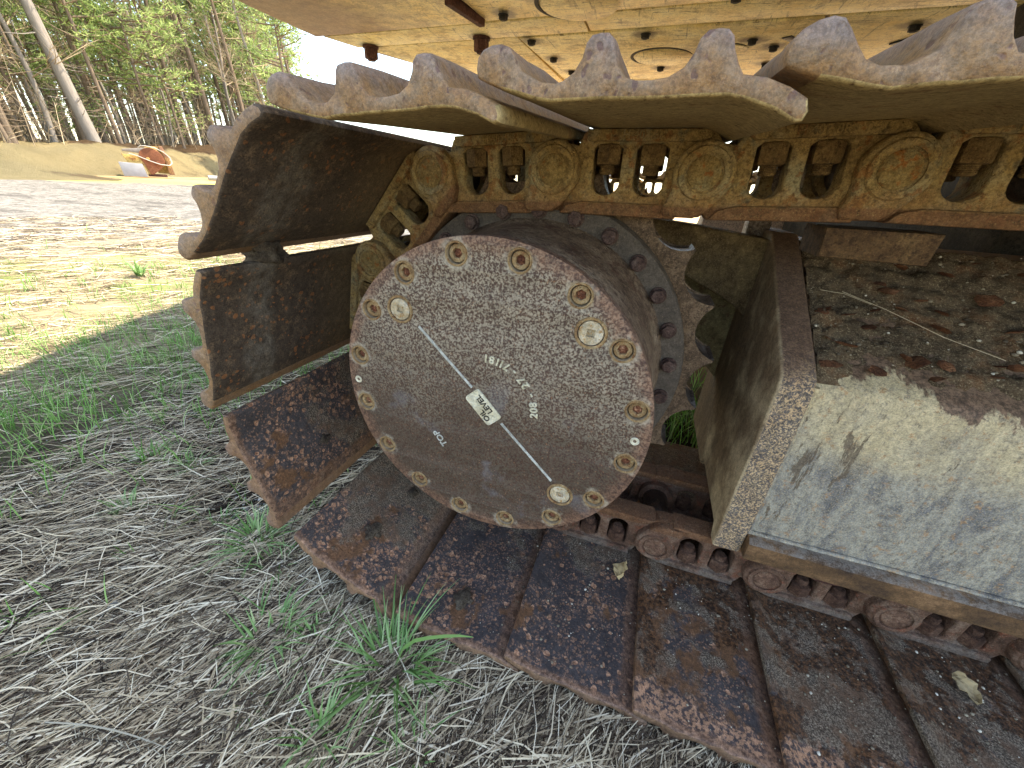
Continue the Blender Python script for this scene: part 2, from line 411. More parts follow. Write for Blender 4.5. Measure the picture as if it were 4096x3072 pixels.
def dirt_mat(name, a, b, c, grain=rgb(168, 148, 118)):
    m = Mat(name, rnd=False)
    n = m.noise(16, 6, .7); g = m.noise(300, 3, .85)
    col = m.ramp(n, [(.3, a), (.52, b), (.74, c)])
    col = m.mix(m.math('MULTIPLY', m.step(g, .52, .68), .75), col, grain)
    col = m.mix(m.math('MULTIPLY', m.step(m.noise(200, 4, .8), .55, .7), .7), col, a)
    return m.out(col, .98, m.bump(m.noise(220, 6, .85), .9, .008), 0, .1)
MT['topdirt'] = dirt_mat('dirt on frame', rgb(70, 58, 47), rgb(124, 104, 82), rgb(132, 88, 58), rgb(206, 184, 146))

HZ = .95
HS = (HZ - CAM.z) / (.88 - CAM.z)
def hp(x, y): return (CAM.x + (x - CAM.x) * HS, CAM.y + (y - CAM.y) * HS)
SMALL_BOLTS = [(-.481, 1.075), (-.457, 1.365), (-.421, 1.624), (-.379, 1.863), (.02, 1.335), (.077, 1.817), (.42, 1.449), (.514, 1.54), (.535, 1.783), (.3, 1.03), (.9, 1.36), (.8, 1.75)]
BIG_BOLTS = [(-.667, 1.307), (-1.276, 1.365)]
BOLTS = [hp(*q) for q in SMALL_BOLTS + BIG_BOLTS]
def house_mat(name, rusty):
    m = Mat(name, rnd=True); m.punch = (.34, 22, 130) if rusty else (.18, 30, 160)
    x, y, z = m.sep()
    n1 = m.noise(5, 5, .6); sc = m.noise(9, 6, .75, 1.2, vec=m.stretch(.6, 5, 1)); sc2 = m.noise(7, 6, .75, .8, vec=m.stretch(5, .6, 1))
    col = m.ramp(n1, [(.3, rgb(232, 202, 130)), (.5, rgb(246, 226, 166)), (.7, rgb(246, 234, 190))])
    col = m.mix(m.math('MULTIPLY', m.step(sc, .57, .62), .75), col, rgb(112, 92, 66))
    col = m.mix(m.math('MULTIPLY', m.step(sc2, .58, .65), .6), col, rgb(84, 72, 58))
    col = m.mix(m.math('MULTIPLY', m.step(m.noise(7, 8, .78), .48, .62), .55), col, m.mix(m.noise(40, 4, .7), rgb(116, 94, 64), rgb(184, 152, 102)))
    col = m.mix(m.math('MULTIPLY', m.step(m.noise(90, 5, .85), .56, .64), .7), col, rgb(84, 68, 48))
    if not rusty:
        md = None
        for bx, by in BOLTS:
            vd = m.t.nodes.new('ShaderNodeVectorMath'); vd.operation = 'DISTANCE'
            m._in(vd.inputs[0], m.raw); vd.inputs[1].default_value = (bx, by, HZ - .012)
            md = vd.outputs['Value'] if md is None else m.math('MINIMUM', md, vd.outputs['Value'])
        md = m.math('ADD', md, m.math('MULTIPLY', m.math('SUBTRACT', m.noise(16, 5, .7), .5), .10))
        col = m.mix(m.math('MULTIPLY', m.step(md, .030, .075, 1, 0), .75), col, rgb(70, 54, 38))
    if rusty:
        rr = m.math('ADD', m.math('MULTIPLY', x, -1.0), m.math('MULTIPLY', m.math('SUBTRACT', m.noise(5, 5, .7), .5), .9))
        col = m.mix(m.math('MULTIPLY', m.step(rr, .75, 1.35), .85), col, m.mix(m.noise(60, 5, .7), rgb(98, 66, 48), rgb(156, 116, 84)))
    return m.out(col, .55, m.bump(m.noise(60, 4), .2, .002), 0, .35)
MT['house'] = house_mat('machine paint', False)
MT['cw'] = house_mat('counterweight paint', True)

def simple(name, col, rough=.8, scale=30, var=.25, spec=.3, rnd=True):
    m = Mat(name, rnd=rnd); m.punch = None
    d = tuple(c * (1 - var) for c in col[:3]) + (1,)
    l = tuple(min(1, c * (1 + var)) for c in col[:3]) + (1,)
    return m.out(m.mix(m.noise(scale, 5, .65), d, l), rough, m.bump(m.noise(scale * 4, 4), .3, .004), 0, spec)
MT['black'] = simple('slot black', (.012, .011, .011, 1), .5)
MT['gasket'] = simple('dark seam', (.03, .025, .02, 1))

def island_mat(name, stops, rough=.7, back=.0, spec=.2, rnd=True):
    m = Mat(name, rnd=False)
    m.punch = None
    r = m.geo('Random Per Island')
    col = m.ramp(r, stops)
    m.out(col, rough, None, 0, spec)
    if back:
        tr = m.t.nodes.new('ShaderNodeBsdfTranslucent'); m._in(tr.inputs[0], col)
        ms = m.t.nodes.new('ShaderNodeMixShader'); ms.inputs[0].default_value = back
        o = m.t.nodes['Material Output']
        m.t.links.new(m.b.outputs[0], ms.inputs[1]); m.t.links.new(tr.outputs[0], ms.inputs[2])
        m.t.links.new(ms.outputs[0], o.inputs[0])
    return m.m
MT['straw'] = island_mat('dry straw', [(0, rgb(50, 42, 35)), (.30, rgb(94, 80, 66)), (.50, rgb(164, 146, 119)), (.76, rgb(218, 201, 168)), (1, rgb(236, 224, 198))], .75, .1)
MT['grass'] = island_mat('green grass', [(0, rgb(72, 112, 42)), (.4, rgb(112, 162, 72)), (.75, rgb(142, 186, 104)), (1, rgb(178, 200, 130))], .5, .35, .3)
MT['tuft'] = island_mat('tuft grass', [(0, rgb(78, 112, 54)), (.4, rgb(118, 156, 88)), (.75, rgb(146, 180, 118)), (1, rgb(182, 200, 142))], .4, .3, .4)
MT['needle'] = island_mat('pine needles', [(0, rgb(98, 120, 68)), (.4, rgb(138, 160, 94)), (.75, rgb(166, 184, 118)), (1, rgb(192, 202, 142))], .6, .55, .2)
MT['brownleaf'] = island_mat('brown beech leaves', [(0, rgb(140, 88, 48)), (.5, rgb(190, 130, 80)), (1, rgb(214, 164, 114))], .7, .4)
MT['stone'] = island_mat('small stones', [(0, rgb(88, 88, 90)), (.4, rgb(128, 128, 126)), (.75, rgb(164, 158, 148)), (1, rgb(206, 200, 188))], .8)
MT['grit'] = island_mat('grit', [(0, rgb(70, 58, 46)), (.35, rgb(112, 100, 84)), (.8, rgb(166, 152, 128)), (1, rgb(222, 214, 196))], .85)
def bark(name, a, b, sc=5):
    m = Mat(name); m.punch = None
    n = m.noise(sc, 5, .7, vec=m.stretch(3, 3, .5))
    col = m.mix(n, a, b)
    return m.out(col, .9, m.bump(n, .6, .03), 0, .1)
MT['bark'] = bark('pine bark', rgb(84, 70, 60), rgb(150, 134, 116))
MT['barkgrey'] = bark('grey bark', rgb(104, 96, 90), rgb(168, 160, 150))
MT['twig'] = bark('pale twigs', rgb(132, 116, 96), rgb(182, 166, 140))

def ground_mat():
    m = Mat('ground', rnd=False); m.punch = None
    x, y, z = m.sep()
    dx = m.math('SUBTRACT', x, CAM.x); dy = m.math('SUBTRACT', y, CAM.y)
    D = m.math('SQRT', m.math('ADD', m.math('MULTIPLY', dx, dx), m.math('MULTIPLY', dy, dy)))
    Dn = m.math('MULTIPLY', D, m.math('MULTIPLY_ADD', m.noise(.7, 4, .6), .5, .75))
    soil = m.mix(m.noise(40, 6, .75), rgb(27, 23, 20), rgb(64, 55, 46))
    soil = m.mix(m.step(m.noise(300, 3, .8), .55, .7), soil, rgb(120, 108, 92))
    straw = m.mix(m.noise(24, 6, .8, vec=m.stretch(1, 1.6, 1)), rgb(112, 100, 78), rgb(170, 157, 126))
    green = m.mix(m.noise(30, 5, .8), rgb(62, 86, 34), rgb(120, 142, 62))
    straw = m.mix(m.math('MULTIPLY', m.step(m.noise(1.6, 4, .6), .5, .64), .65), straw, green)
    grav = m.mix(m.step(m.noise(9, 8, .9), .36, .64), rgb(62, 60, 58), rgb(150, 146, 138))
    grav = m.mix(m.math('MULTIPLY', m.step(m.noise(1.1, 7, .8, vec=m.stretch(.6, 1.3, 1)), .48, .64), .7), grav, rgb(66, 63, 61))
    sand = m.mix(m.noise(1.2, 6, .7), rgb(146, 122, 88), rgb(176, 154, 116))
    sand = m.mix(m.math('MULTIPLY', m.step(m.noise(.35, 5, .6), .55, .68), .6), sand, rgb(142, 98, 68))
    verge = m.mix(m.noise(8, 4, .8), rgb(120, 138, 60), rgb(196, 182, 120))
    col = m.mix(m.step(Dn, 1.3, 3.0), soil, straw)
    col = m.mix(m.step(Dn, 5.2, 6.6), col, grav)
    col = m.mix(m.step(Dn, 21, 22.5), col, verge)
    col = m.mix(m.step(Dn, 24.5, 26), col, sand)
    side = m.step(m.math('ADD', y, m.math('MULTIPLY', m.noise(2, 3), 1.0)), 1.6, 3.2)   # worn dirt yard on the machine's far side
    rightm = m.math('MULTIPLY', side, m.step(x, -3.0, -1.0))
    col = m.mix(rightm, col, m.mix(m.noise(3, 5, .7), rgb(186, 150, 110), rgb(222, 194, 152)))
    h = m.math('ADD', m.noise(70, 6, .8), m.math('MULTIPLY', m.noise(9, 4, .7), 3))
    return m.out(col, .95, m.bump(h, .6, .015), 0, .1)
MT['ground'] = ground_mat()
def bank_mat():
    m = Mat('sand bank', rnd=False); m.punch = None
    z = m.sep()[2]
    sand = m.mix(m.noise(1.6, 6, .75), rgb(194, 172, 124), rgb(230, 210, 162))
    sand = m.mix(m.math('MULTIPLY', m.step(m.noise(.4, 5, .6), .56, .68), .8), sand, rgb(150, 126, 98))
    sand = m.mix(m.math('MULTIPLY', m.step(m.noise(7, 5, .8), .55, .7), .5), sand, rgb(140, 122, 90))
    lit = m.mix(m.noise(3, 5, .8), rgb(96, 76, 56), rgb(142, 114, 86))
    f = m.step(m.math('ADD', z, m.math('MULTIPLY', m.noise(.8, 4, .6), .7)), 1.15, 1.35)
    col = m.mix(f, sand, lit)
    return m.out(col, .95, m.bump(m.noise(2.8, 9, .9, vec=m.stretch(1, 1, 2)), 1.0, 1.2), 0, .1)
MT['bank'] = bank_mat()

# ------------------------------------------------------------------ mesh helpers
class MB:
    def __init__(s): s.v = []; s.f = []; s.m = []
    def add(s, v, f, mat=0, mtx=None):
        o = len(s.v)
        if mtx is not None: v = [tuple(mtx @ Vector(p)) for p in v]
        s.v += [tuple(p) for p in v]
        s.f += [tuple(i + o for i in q) for q in f]
        s.m += [mat] * len(f) if isinstance(mat, int) else list(mat)
        return s
    def mesh(s, name, mats, angle=38):
        me = bpy.data.meshes.new(name)
        me.from_pydata(s.v, [], s.f)
        for mm in mats: me.materials.append(mm)
        me.polygons.foreach_set('material_index', s.m)
        me.validate()
        if angle:
            me.polygons.foreach_set('use_smooth', [True] * len(me.polygons))
            me.set_sharp_from_angle(angle=R(angle))
        me.update()
        return me

def link_obj(name, me, parent=None, loc=(0, 0, 0), rot=None):
    o = bpy.data.objects.new(name, me)
    COL.objects.link(o)
    o.parent = parent
    o.location = loc
    if rot is not None: o.rotation_euler = rot
    return o
def tag(o, label=None, cat=None, group=None, kind=None):
    if label: o['label'] = label
    if cat: o['category'] = cat
    if group: o['group'] = group
    if kind: o['kind'] = kind
    return o
def thing(name, label, cat, loc=(0, 0, 0), rotz=0, group=None):
    o = bpy.data.objects.new(name, None); COL.objects.link(o)
    o.empty_display_size = .1
    o.location = loc; o.rotation_euler = (0, 0, rotz)
    return tag(o, label, cat, group)
def dup(root, loc=None, rot=None, scale=None):
    r = root.copy(); COL.objects.link(r)
    if loc is not None: r.location = loc
    if rot is not None: r.rotation_euler = rot
    if scale is not None: r.scale = scale
    for ch in list(root.children):
        c = ch.copy(); COL.objects.link(c); c.parent = r
        for g in list(ch.children):
            d = g.copy(); COL.objects.link(d); d.parent = c
    return r

def outline(loops, y0, y1, bevel=0, axis='Y', res=1):
    """filled 2-D loops [(a,b)] extruded; axis 'Y': (a,b)->(x,z); axis 'X': (a,b)->(y,z); 'Z': (x,y)"""
    cu = bpy.data.curves.new('tmp', 'CURVE'); cu.dimensions = '2D'; cu.fill_mode = 'BOTH'
    half = abs(y1 - y0) / 2
    cu.extrude = max(half - bevel, 0); cu.bevel_depth = bevel; cu.bevel_resolution = res; cu.offset = -bevel
    for lp in loops:
        sp = cu.splines.new('POLY'); sp.points.add(len(lp) - 1)
        for p, q in zip(sp.points, lp): p.co = (q[0], q[1], 0, 1)
        sp.use_cyclic_u = True
    ob = bpy.data.objects.new('tmp', cu); COL.objects.link(ob)
    dg = bpy.context.evaluated_depsgraph_get()
    me = bpy.data.meshes.new_from_object(ob.evaluated_get(dg))
    bm = bmesh.new(); bm.from_mesh(me)
    bmesh.ops.remove_doubles(bm, verts=bm.verts, dist=1e-5)
    bmesh.ops.recalc_face_normals(bm, faces=bm.faces)
    mid = (y0 + y1) / 2
    if axis == 'Y': v = [(p.co.x, mid - p.co.z, p.co.y) for p in bm.verts]
    elif axis == 'X': v = [(mid + p.co.z, p.co.x, p.co.y) for p in bm.verts]
    else: v = [(p.co.x, p.co.y, mid + p.co.z) for p in bm.verts]
    f = [tuple(q.index for q in fc.verts) for fc in bm.faces]
    bm.free(); bpy.data.objects.remove(ob); bpy.data.curves.remove(cu); bpy.data.meshes.remove(me)
    return v, f
def circle(cx, cz, r, n=32, a0=0):
    return [(cx + r * math.cos(a0 + 2 * PI * i / n), cz + r * math.sin(a0 + 2 * PI * i / n)) for i in range(n)]
def lathe(prof, n=64, axis='Y'):
    """prof [(r, t)] turned about the axis; caps added when r=0 at an end"""
    v = []; f = []
    k = len(prof)
    for i in range(n):
        a = 2 * PI * i / n
        for r, t in prof:
            v.append((r * math.cos(a), t, r * math.sin(a)) if axis == 'Y' else (r * math.cos(a), r * math.sin(a), t))
    for i in range(n):
        j = (i + 1) % n
        for q in range(k - 1):
            if axis == 'Y': f.append((i * k + q, i * k + q + 1, j * k + q + 1, j * k + q))
            else: f.append((i * k + q, j * k + q, j * k + q + 1, i * k + q + 1))
    return v, f
def boxv(c, s, b=.003):
    x0, x1 = c[0] - s[0] / 2, c[0] + s[0] / 2
    z0, z1 = c[2] - s[2] / 2, c[2] + s[2] / 2
    return outline([[(x0, z0), (x1, z0), (x1, z1), (x0, z1)]], c[1] - s[1] / 2, c[1] + s[1] / 2, b)
def tube(pts, rad, n=6, cap=True):
    v = []; f = []
    P = [Vector(p) for p in pts]
    ref = Vector((0, 0, 1))
    for i, p in enumerate(P):
        d = (P[min(i + 1, len(P) - 1)] - P[max(i - 1, 0)]).normalized()
        r0 = ref if abs(d.dot(ref)) < .95 else Vector((1, 0, 0))
        a = d.cross(r0).normalized(); b = d.cross(a)
        r = rad[i] if isinstance(rad, (list, tuple)) else rad
        for k in range(n):
            t = 2 * PI * k / n
            v.append(tuple(p + a * (r * math.cos(t)) + b * (r * math.sin(t))))
    for i in range(len(P) - 1):
        for k in range(n):
            k2 = (k + 1) % n
            f.append((i * n + k, i * n + k2, (i + 1) * n + k2, (i + 1) * n + k))
    if cap:
        f.append(tuple(range(n))[::-1]); f.append(tuple((len(P) - 1) * n + k for k in range(n)))
    return v, f
def hexpts(r, a0=0): return circle(0, 0, r, 6, a0)
def shift(vf, d): return [(a + d[0], b + d[1], c + d[2]) for a, b, c in vf[0]], vf[1]
def rock(r, seed, sub=2, squash=(1, 1, .7), amp=.35):
    bm = bmesh.new(); bmesh.ops.create_icosphere(bm, subdivisions=sub, radius=1)
    v = []
    for p in bm.verts:
        q = p.co * (1 + amp * mnoise.noise(p.co * 1.3 + Vector((seed * 3.7, seed, 0))) + amp * .4 * mnoise.noise(p.co * 3.5 + Vector((seed, 0, 9))))
        v.append((q.x * r * squash[0], q.y * r * squash[1], q.z * r * squash[2]))
    f = [tuple(x.index for x in fc.verts) for fc in bm.faces]; bm.free()
    return v, f

# ------------------------------------------------------------------ THE GROUND
GZ = -0.5
def gheight(x, y):
    d = math.hypot(x - CAM.x, y - CAM.y)
    near = max(0.0, 1 - d / 6)
    h = GZ + near * (.020 * mnoise.noise(Vector((x * 3.1, y * 3.1, 0))) + .010 * mnoise.noise(Vector((x * 9, y * 9, 3))))
    h += .05 * mnoise.noise(Vector((x * .35, y * .35, 7))) * min(1, d / 8)
    if -0.4 < y < .65 and x > -.35:             # pressed flat under the track
        e = min(1, (y + .4) / .12, (.65 - y) / .12, (x + .35) / .12)
        h = h * (1 - e) + (GZ - .012) * e
    else:                                       # pushed up beside the track
        if -.55 < y <= -.4 and x > .15: h += .012
    return h
def graded(lo, hi, fine_lo, fine_hi, st, g=1.18):
    a = list(np.arange(fine_lo, fine_hi + 1e-6, st)); s = st
    while a[-1] < hi: s *= g; a.append(a[-1] + s)
    s = st; b = []
    x = fine_lo
    while x > lo: s *= g; x -= s; b.append(x)
    return b[::-1] + a
xs = graded(-600, 600, -3.0, 1.6, .05); ys = graded(-600, 600, -1.0, 2.2, .05)
gv = [(x, y, gheight(x, y)) for y in ys for x in xs]
nx = len(xs)
gf = [(j * nx + i, j * nx + i + 1, (j + 1) * nx + i + 1, (j + 1) * nx + i) for j in range(len(ys) - 1) for i in range(nx - 1)]
g_ob = link_obj('ground', MB().add(gv, gf).mesh('ground', [MT['ground']], 0))
g_ob.data.polygons.foreach_set('use_smooth', [True] * len(g_ob.data.polygons))
tag(g_ob, kind='structure')

def pol(az, d, z=GZ):
    return Vector((CAM.x + d * math.cos(R(az)), CAM.y + d * math.sin(R(az)), z))
# sand bank rising to the forest floor
def bank_base(az): return 24.0 + (158 - az) * .72 if az < 158 else 24.0 - (az - 158) * .1
def bank_h(az, d):
    b = bank_base(az)
    t = max(0, min(1, (d - b) / 4.2)); t = t * t * (3 - 2 * t)
    top = .95 + max(0, min(1, (158 - az) / 16)) * .85
    p = pol(az, d)
    h = t * top * (1 + .18 * mnoise.noise(Vector((p.x * .22, p.y * .22, 0)))) + .24 * t * mnoise.noise(Vector((p.x * .8, p.y * .8, 4))) + .09 * t * mnoise.noise(Vector((p.x * 2.3, p.y * 2.3, 8)))
    # a lower mound in front, on the left
    m1 = math.exp(-((az - 163) / 7.5) ** 2 - ((d - 25.2) / 2.4) ** 2) * 1.0
    h = max(h, m1 * (1 + .2 * mnoise.noise(Vector((p.x * .7, p.y * .7, 9)))))
    h += .02 * (d - b) if d > b + 4 else 0
    return GZ - .06 + h
bv = []; azs = np.linspace(118, 186, 240); ds = np.concatenate([np.linspace(20, 46, 80), np.linspace(47, 95, 18)])
for d in ds:
    for a in azs:
        p = pol(a, d); bv.append((p.x, p.y, bank_h(a, d)))
na = len(azs)
bf = [(j * na + i, (j + 1) * na + i, (j + 1) * na + i + 1, j * na + i + 1) for j in range(len(ds) - 1) for i in range(na - 1)]
bk = link_obj('sand_bank', MB().add(bv, bf).mesh('sand_bank', [MT['bank']], 0))
bk.data.polygons.foreach_set('use_smooth', [True] * len(bk.data.polygons))
tag(bk, kind='structure')

# ------------------------------------------------------------------ EXCAVATOR
EX = thing('excavator', 'rusty crawler excavator with cream underside and bare steel tracks filling the picture', 'excavator', (0, 0, 0))

# ---- track shoe
SW = .315; YC = .12
prof = [(.052, 0), (.068, 0), (.11, 0), (.16, 0), (.195, 0), (.214, -.002), (.233, -.0075), (.249, -.0145), (.255, -.0135), (.257, -.008), (.254, -.001), (.241, .0055), (.224, .011), (.208, .0145),
        (.198, .020), (.193, .029), (.1905, .037), (.186, .0412), (.180, .042), (.173, .0412), (.1685, .037), (.166, .029), (.160, .020), (.150, .0145), (.138, .013),
        (.126, .013), (.117, .0155), (.111, .022), (.1075, .031), (.1055, .038), (.101, .0415), (.095, .042), (.0885, .0412), (.0845, .037), (.082, .029), (.076, .020), (.067, .0145), (.055, .013),
        (.040, .0140), (.029, .0185), (.021, .0255), (.014, .034), (.008, .0405), (.000, .0425), (-.010, .0415), (-.019, .0385), (-.0255, .033), (-.028, .026), (-.0255, .018), (-.016, .0145), (.0, .0098), (.018, .0058), (.036, .0022)]
def densify(p, maxd):
    o = []
    for i in range(len(p)):
        a, b = Vector(p[i]), Vector(p[(i + 1) % len(p)])
        n = max(1, int((b - a).length / maxd))
        for k in range(n): o.append(tuple(a.lerp(b, k / n)))
    return o
prof = [(x, z * 1.12 - (.0  if x > .22 and z > 0 else 0) if (z < 0 or (x > .22 and z < .013)) and x > .2 else z) for x, z in prof]
prof = [((x - .1) * (1 if x > .06 else .86) + .1 - (.006 if x > .2 else 0), z if z < .014 else .0135 + (z - .0135) * .98) for x, z in prof]
prof = densify(prof, .012)
def yes_in(i): return prof[i][1] < .0135 and (i > len(prof) * .8 or i < len(prof) * .2)
def make_shoe(kind, seed, wear):
    yy = [-SW, -SW + .0012, -SW + .0035, -SW + .008, -SW + .02, -.26, -.2, -.13, -.05, .05, .2, .4, 2 * YC + SW - .01, 2 * YC + SW]
    ins = [.0026, .0011, .0003, 0, 0, 0, 0, 0, 0, 0, 0, 0, 0, .003]
    n = len(prof); v = []; f = []; mi = []
    nr = []
    for i in range(n):
        a = Vector(prof[i - 1]); b = Vector(prof[(i + 1) % n]); t = (b - a).normalized(); nr.append(Vector((t.y, -t.x)))
    sgn = 1
    for j, y in enumerate(yy):
        for i, (x, z) in enumerate(prof):
            q = Vector((x, z)) - nr[i] * ins[j] * sgn
            e = mnoise.noise(Vector((x * 26, y * 20, seed * 5.1 + z * 20)))
            e2 = mnoise.noise(Vector((x * 75, y * 60, seed * 2.7)))
            out = max(0, 1 - (y + SW) / .06)
            q += nr[i] * (.0006 * e2 + .0007 * e)
            dy = out * wear * (.0040 * e + .0030 * e2)
            if kind in ('upper', 'rear') and z > .02: q.y += .0035 * mnoise.noise(Vector((x * 17, y * 5, seed * 9.0))); q.x += .002 * mnoise.noise(Vector((x * 30, y * 9, seed * 4.0)))
            if z > .03: q.y += .0022 * mnoise.noise(Vector((x * 9, y * 14, seed)))
            v.append((q.x, y + dy, q.y))
    for j in range(len(yy) - 1):
        for i in range(n):
            i2 = (i + 1) % n
            f.append((j * n + i, (j + 1) * n + i, (j + 1) * n + i2, j * n + i2))
            zz = max(prof[i][1], prof[i2][1]); xx = prof[i][0]
            mi.append(0 if (zz < .0006 and .0 < xx < .2565) or (xx >= .19 and xx < .25 and zz <= -.001) or (zz<.013 and xx<.06 and yes_in(i)) else 1)
    f.append(tuple(range(n))); mi.append(1)
    f.append(tuple((len(yy) - 1) * n + i for i in range(n))[::-1]); mi.append(1)
    mb = MB(); mb.add(v, f, mi)
    bm = bmesh.new(); me0 = mb.mesh('t', [], 0); bm.from_mesh(me0)
    bmesh.ops.recalc_face_normals(bm, faces=bm.faces)
    bmesh.ops.triangulate(bm, faces=[fc for fc in bm.faces if len(fc.verts) > 4])
    me = bpy.data.meshes.new('track_shoe'); bm.to_mesh(me); bm.free(); bpy.data.meshes.remove(me0)
    me.materials.append(MT['in_' + kind]); me.materials.append(MT['out_' + kind])
    me.polygons.foreach_set('use_smooth', [True] * len(me.polygons)); me.set_sharp_from_angle(angle=R(42))
    return me
SHOES = {'upper': [make_shoe('upper', s, .5) for s in (1, 2)], 'rear': [make_shoe('rear', s, .4) for s in (3, 4)], 'lower': [make_shoe('lower', s, 1.0) for s in (5, 6, 7)], 'dirty': [make_shoe('dirty', s, 1.0) for s in (8, 9, 10)]}

# ---- track link (trailing pin at origin, x towards the leading pin, z outwards, outer face y=0)
PT = .2286
def arc(cx, cz, r, a0, a1, n):
    return [(cx + r * math.cos(R(a0 + (a1 - a0) * i / n)), cz + r * math.sin(R(a0 + (a1 - a0) * i / n))) for i in range(n + 1)]
def window(cx, w, zt, zb):
    h = w / 2; r = h * .96
    p = [(cx - h, zt - .006), (cx - h + .008, zt), (cx + h - .008, zt), (cx + h, zt - .006)]
    p += [(cx + r * math.cos(R(a)) * 1.04, zb + r * .85 + r * .85 * math.sin(R(a))) for a in (0, -20, -40, -60, -80, -100, -120, -140, -160, -180)]
    return p
W1, W2 = (.0845, .044), (.1515, .047)
body = arc(0, 0, .043, 150, 268, 8) + [(.012, -.062), (.12, -.063), (.222, -.062), (.236, -.060), (.252, -.046)] + arc(PT, 0, .041, -35, 62, 8) + [(.243, .046), (.234, .057), (.225, .058), (.05, .058), (.043, .052), (.036, .036), (.018, .040)] + arc(0, 0, .043, 90, 140, 3)
def make_link(mkey):
    mb = MB()
    mb.add(*outline([body, window(W1[0], W1[1], .038, -.034), window(W2[0], W2[1], .038, -.034)], .019, .056, .004, res=2))
    # leading boss, proud of the face, running down into the rail
    boss = arc(PT, 0, .0435, -38, 200, 22) + [(.186, -.03), (.178, -.05), (.182, -.060), (.226, -.0615), (.243, -.052)]
    mb.add(*outline([boss], 0, .034, .0065, res=3))
    # rail foot
    rail = [(.014, -.0635), (.20, -.0645), (.205, -.052), (.19, -.044), (.05, -.044), (.026, -.05)]
    mb.add(*outline([rail], .009, .060, .004, res=1))
    # trailing eye set behind
    mb.add(*outline([circle(0, 0, .043, 28)], .036, .074, .003))
    # seat rib under the shoe
    mb.add(*outline([[(.05, .045), (.056, .041), (.222, .041), (.23, .047), (.229, .0575), (.05, .0575)]], .010, .07, .003))
    # ring step round the pin
    mb.add(*shift(lathe([(.0272, .002), (.0268, -.0034), (.0285, -.0042), (.0345, -.0040), (.0375, .002)], 40), (PT, 0, 0)))
    return mb.mesh('track_link', [MT[mkey]])
LINK = {'t': make_link('link'), 'b': make_link('link_low')}
def make_pin(mkey):
    mb = MB()
    pr = [(0, -.0034), (.006, -.0036), (.0205, -.003), (.0232, -.0012), (.0238, .006), (.0238, .03)]
    mb.add(*shift(lathe(pr, 36), (PT, 0, 0)))
    return mb.mesh('link_pin', [MT[mkey]])
PIN = {'t': make_pin('pin'), 'b': make_pin('pin_low')}
def make_nut(mkey, cx):
    mb = MB()
    r = .0205
    mb.add(*outline([circle(0, 0, r, 6, PI / 6 + .1)], .0095, .0385, .0035, axis='Z'), 0, Matrix.Translation((cx, .033, 0)))
    pr = [(.0, -.004), (.0095, -.004), (.0115, -.002)]
    for i in range(5): pr += [(.0122, -.0005 + i * .0022), (.0112, .0006 + i * .0022)]
    mb.add(*shift(lathe(pr, 20, 'Z'), (cx, .033, 0)))
    return mb.mesh('shoe_nut', [MT[mkey]], 30)
NUT = {k: [make_nut(mk, W1[0]), make_nut(mk, W2[0])] for k, mk in (('t', 'nut'), ('b', 'nut_low'))}
BUSH = MB().add(*lathe([(.0, .03), (.030, .03), (.030, .21), (.0, .21)], 24)).mesh('bushing', [MT['bush']])

top_ext = [(.481 + PT * k, .358 + .006 * k - .0012 * k * k) for k in range(7, 0, -1)]
pins = top_ext + [(.481, .358), (.254, .343), (.023, .337), (-.204, .319), (-.349, .147), (-.392, -.075), (-.322, -.297)] + [(-.1136 + PT * k, -.404) for k in range(0, 11)]
NT = len(top_ext)
def frame_of(a, b):
    d = Vector((a[0] - b[0], 0, a[1] - b[1])).normalized()
    return math.atan2(-d.z, d.x)           # rotation about Y
first = {}
for i in range(len(pins) - 1):
    a, b = pins[i], pins[i + 1]
    ry = frame_of(a, b)
    top = i < NT + 4
    far_right = False
    if i <= NT + 2: kind = 'upper'
    elif i <= NT + 4: kind = 'rear'
    else: kind = 'lower'
    tilt = .064 if kind == 'upper' else 0
    n = Vector((math.sin(ry), 0, math.cos(ry)))
    if kind == 'lower' and i >= NT + 9: kind = 'dirty'
    me = SHOES[kind][i % len(SHOES[kind])]
    soff = .060 if kind == 'rear' else .058
    xs_ = 0 if kind != 'upper' else (.020 if i < NT + 1 else .013 if i < NT + 2 else .005)
    sh = link_obj('track_shoe', me, EX, Vector((b[0] + xs_, 0, b[1])) + n * soff)
    sh.rotation_euler = Matrix.Rotation(ry, 4, 'Y').to_euler() if not tilt else (Matrix.Rotation(ry, 4, 'Y') @ Matrix.Rotation(tilt, 4, 'X')).to_euler()
    key = 't' if top or i == NT + 4 else 'b'
    for side in (0, 1):
        lk = link_obj('track_link', LINK[key], EX, (b[0], 0 if side == 0 else 2 * YC, b[1]), (0, ry, 0))
        if side: lk.scale = (1, -1, 1)
        link_obj('link_pin', PIN[key], lk)
        for q in NUT[key]: link_obj('shoe_nut', q, lk)
        if side == 0: link_obj('bushing', BUSH, lk)
    if kind == 'lower' and i in (NT + 5, NT + 6, NT + 7):
        spots_ = {NT + 5: [(.10, -.15, .010)], NT + 6: [(.135, -.205, .016), (.12, -.062, .011)], NT + 7: [(.14, -.235, .017)]}[i]
        for q, (px, py, pr) in enumerate(spots_):
            mb = MB()
            mb.add(*rock(pr, i + q, 3, (.8, 1.25, .5), .5))
            for w in range(4):
                t = 2 * PI * w / 4 + q
                mb.add(*shift(rock(pr * .4, w + i, 2, (1, 1, .6)), (pr * .9 * math.cos(t), pr * 1.2 * math.sin(t), 0)))
            link_obj('mud_plug', mb.mesh('mud_plug', [MT['mud']], 60), sh, (px, py, -.002))

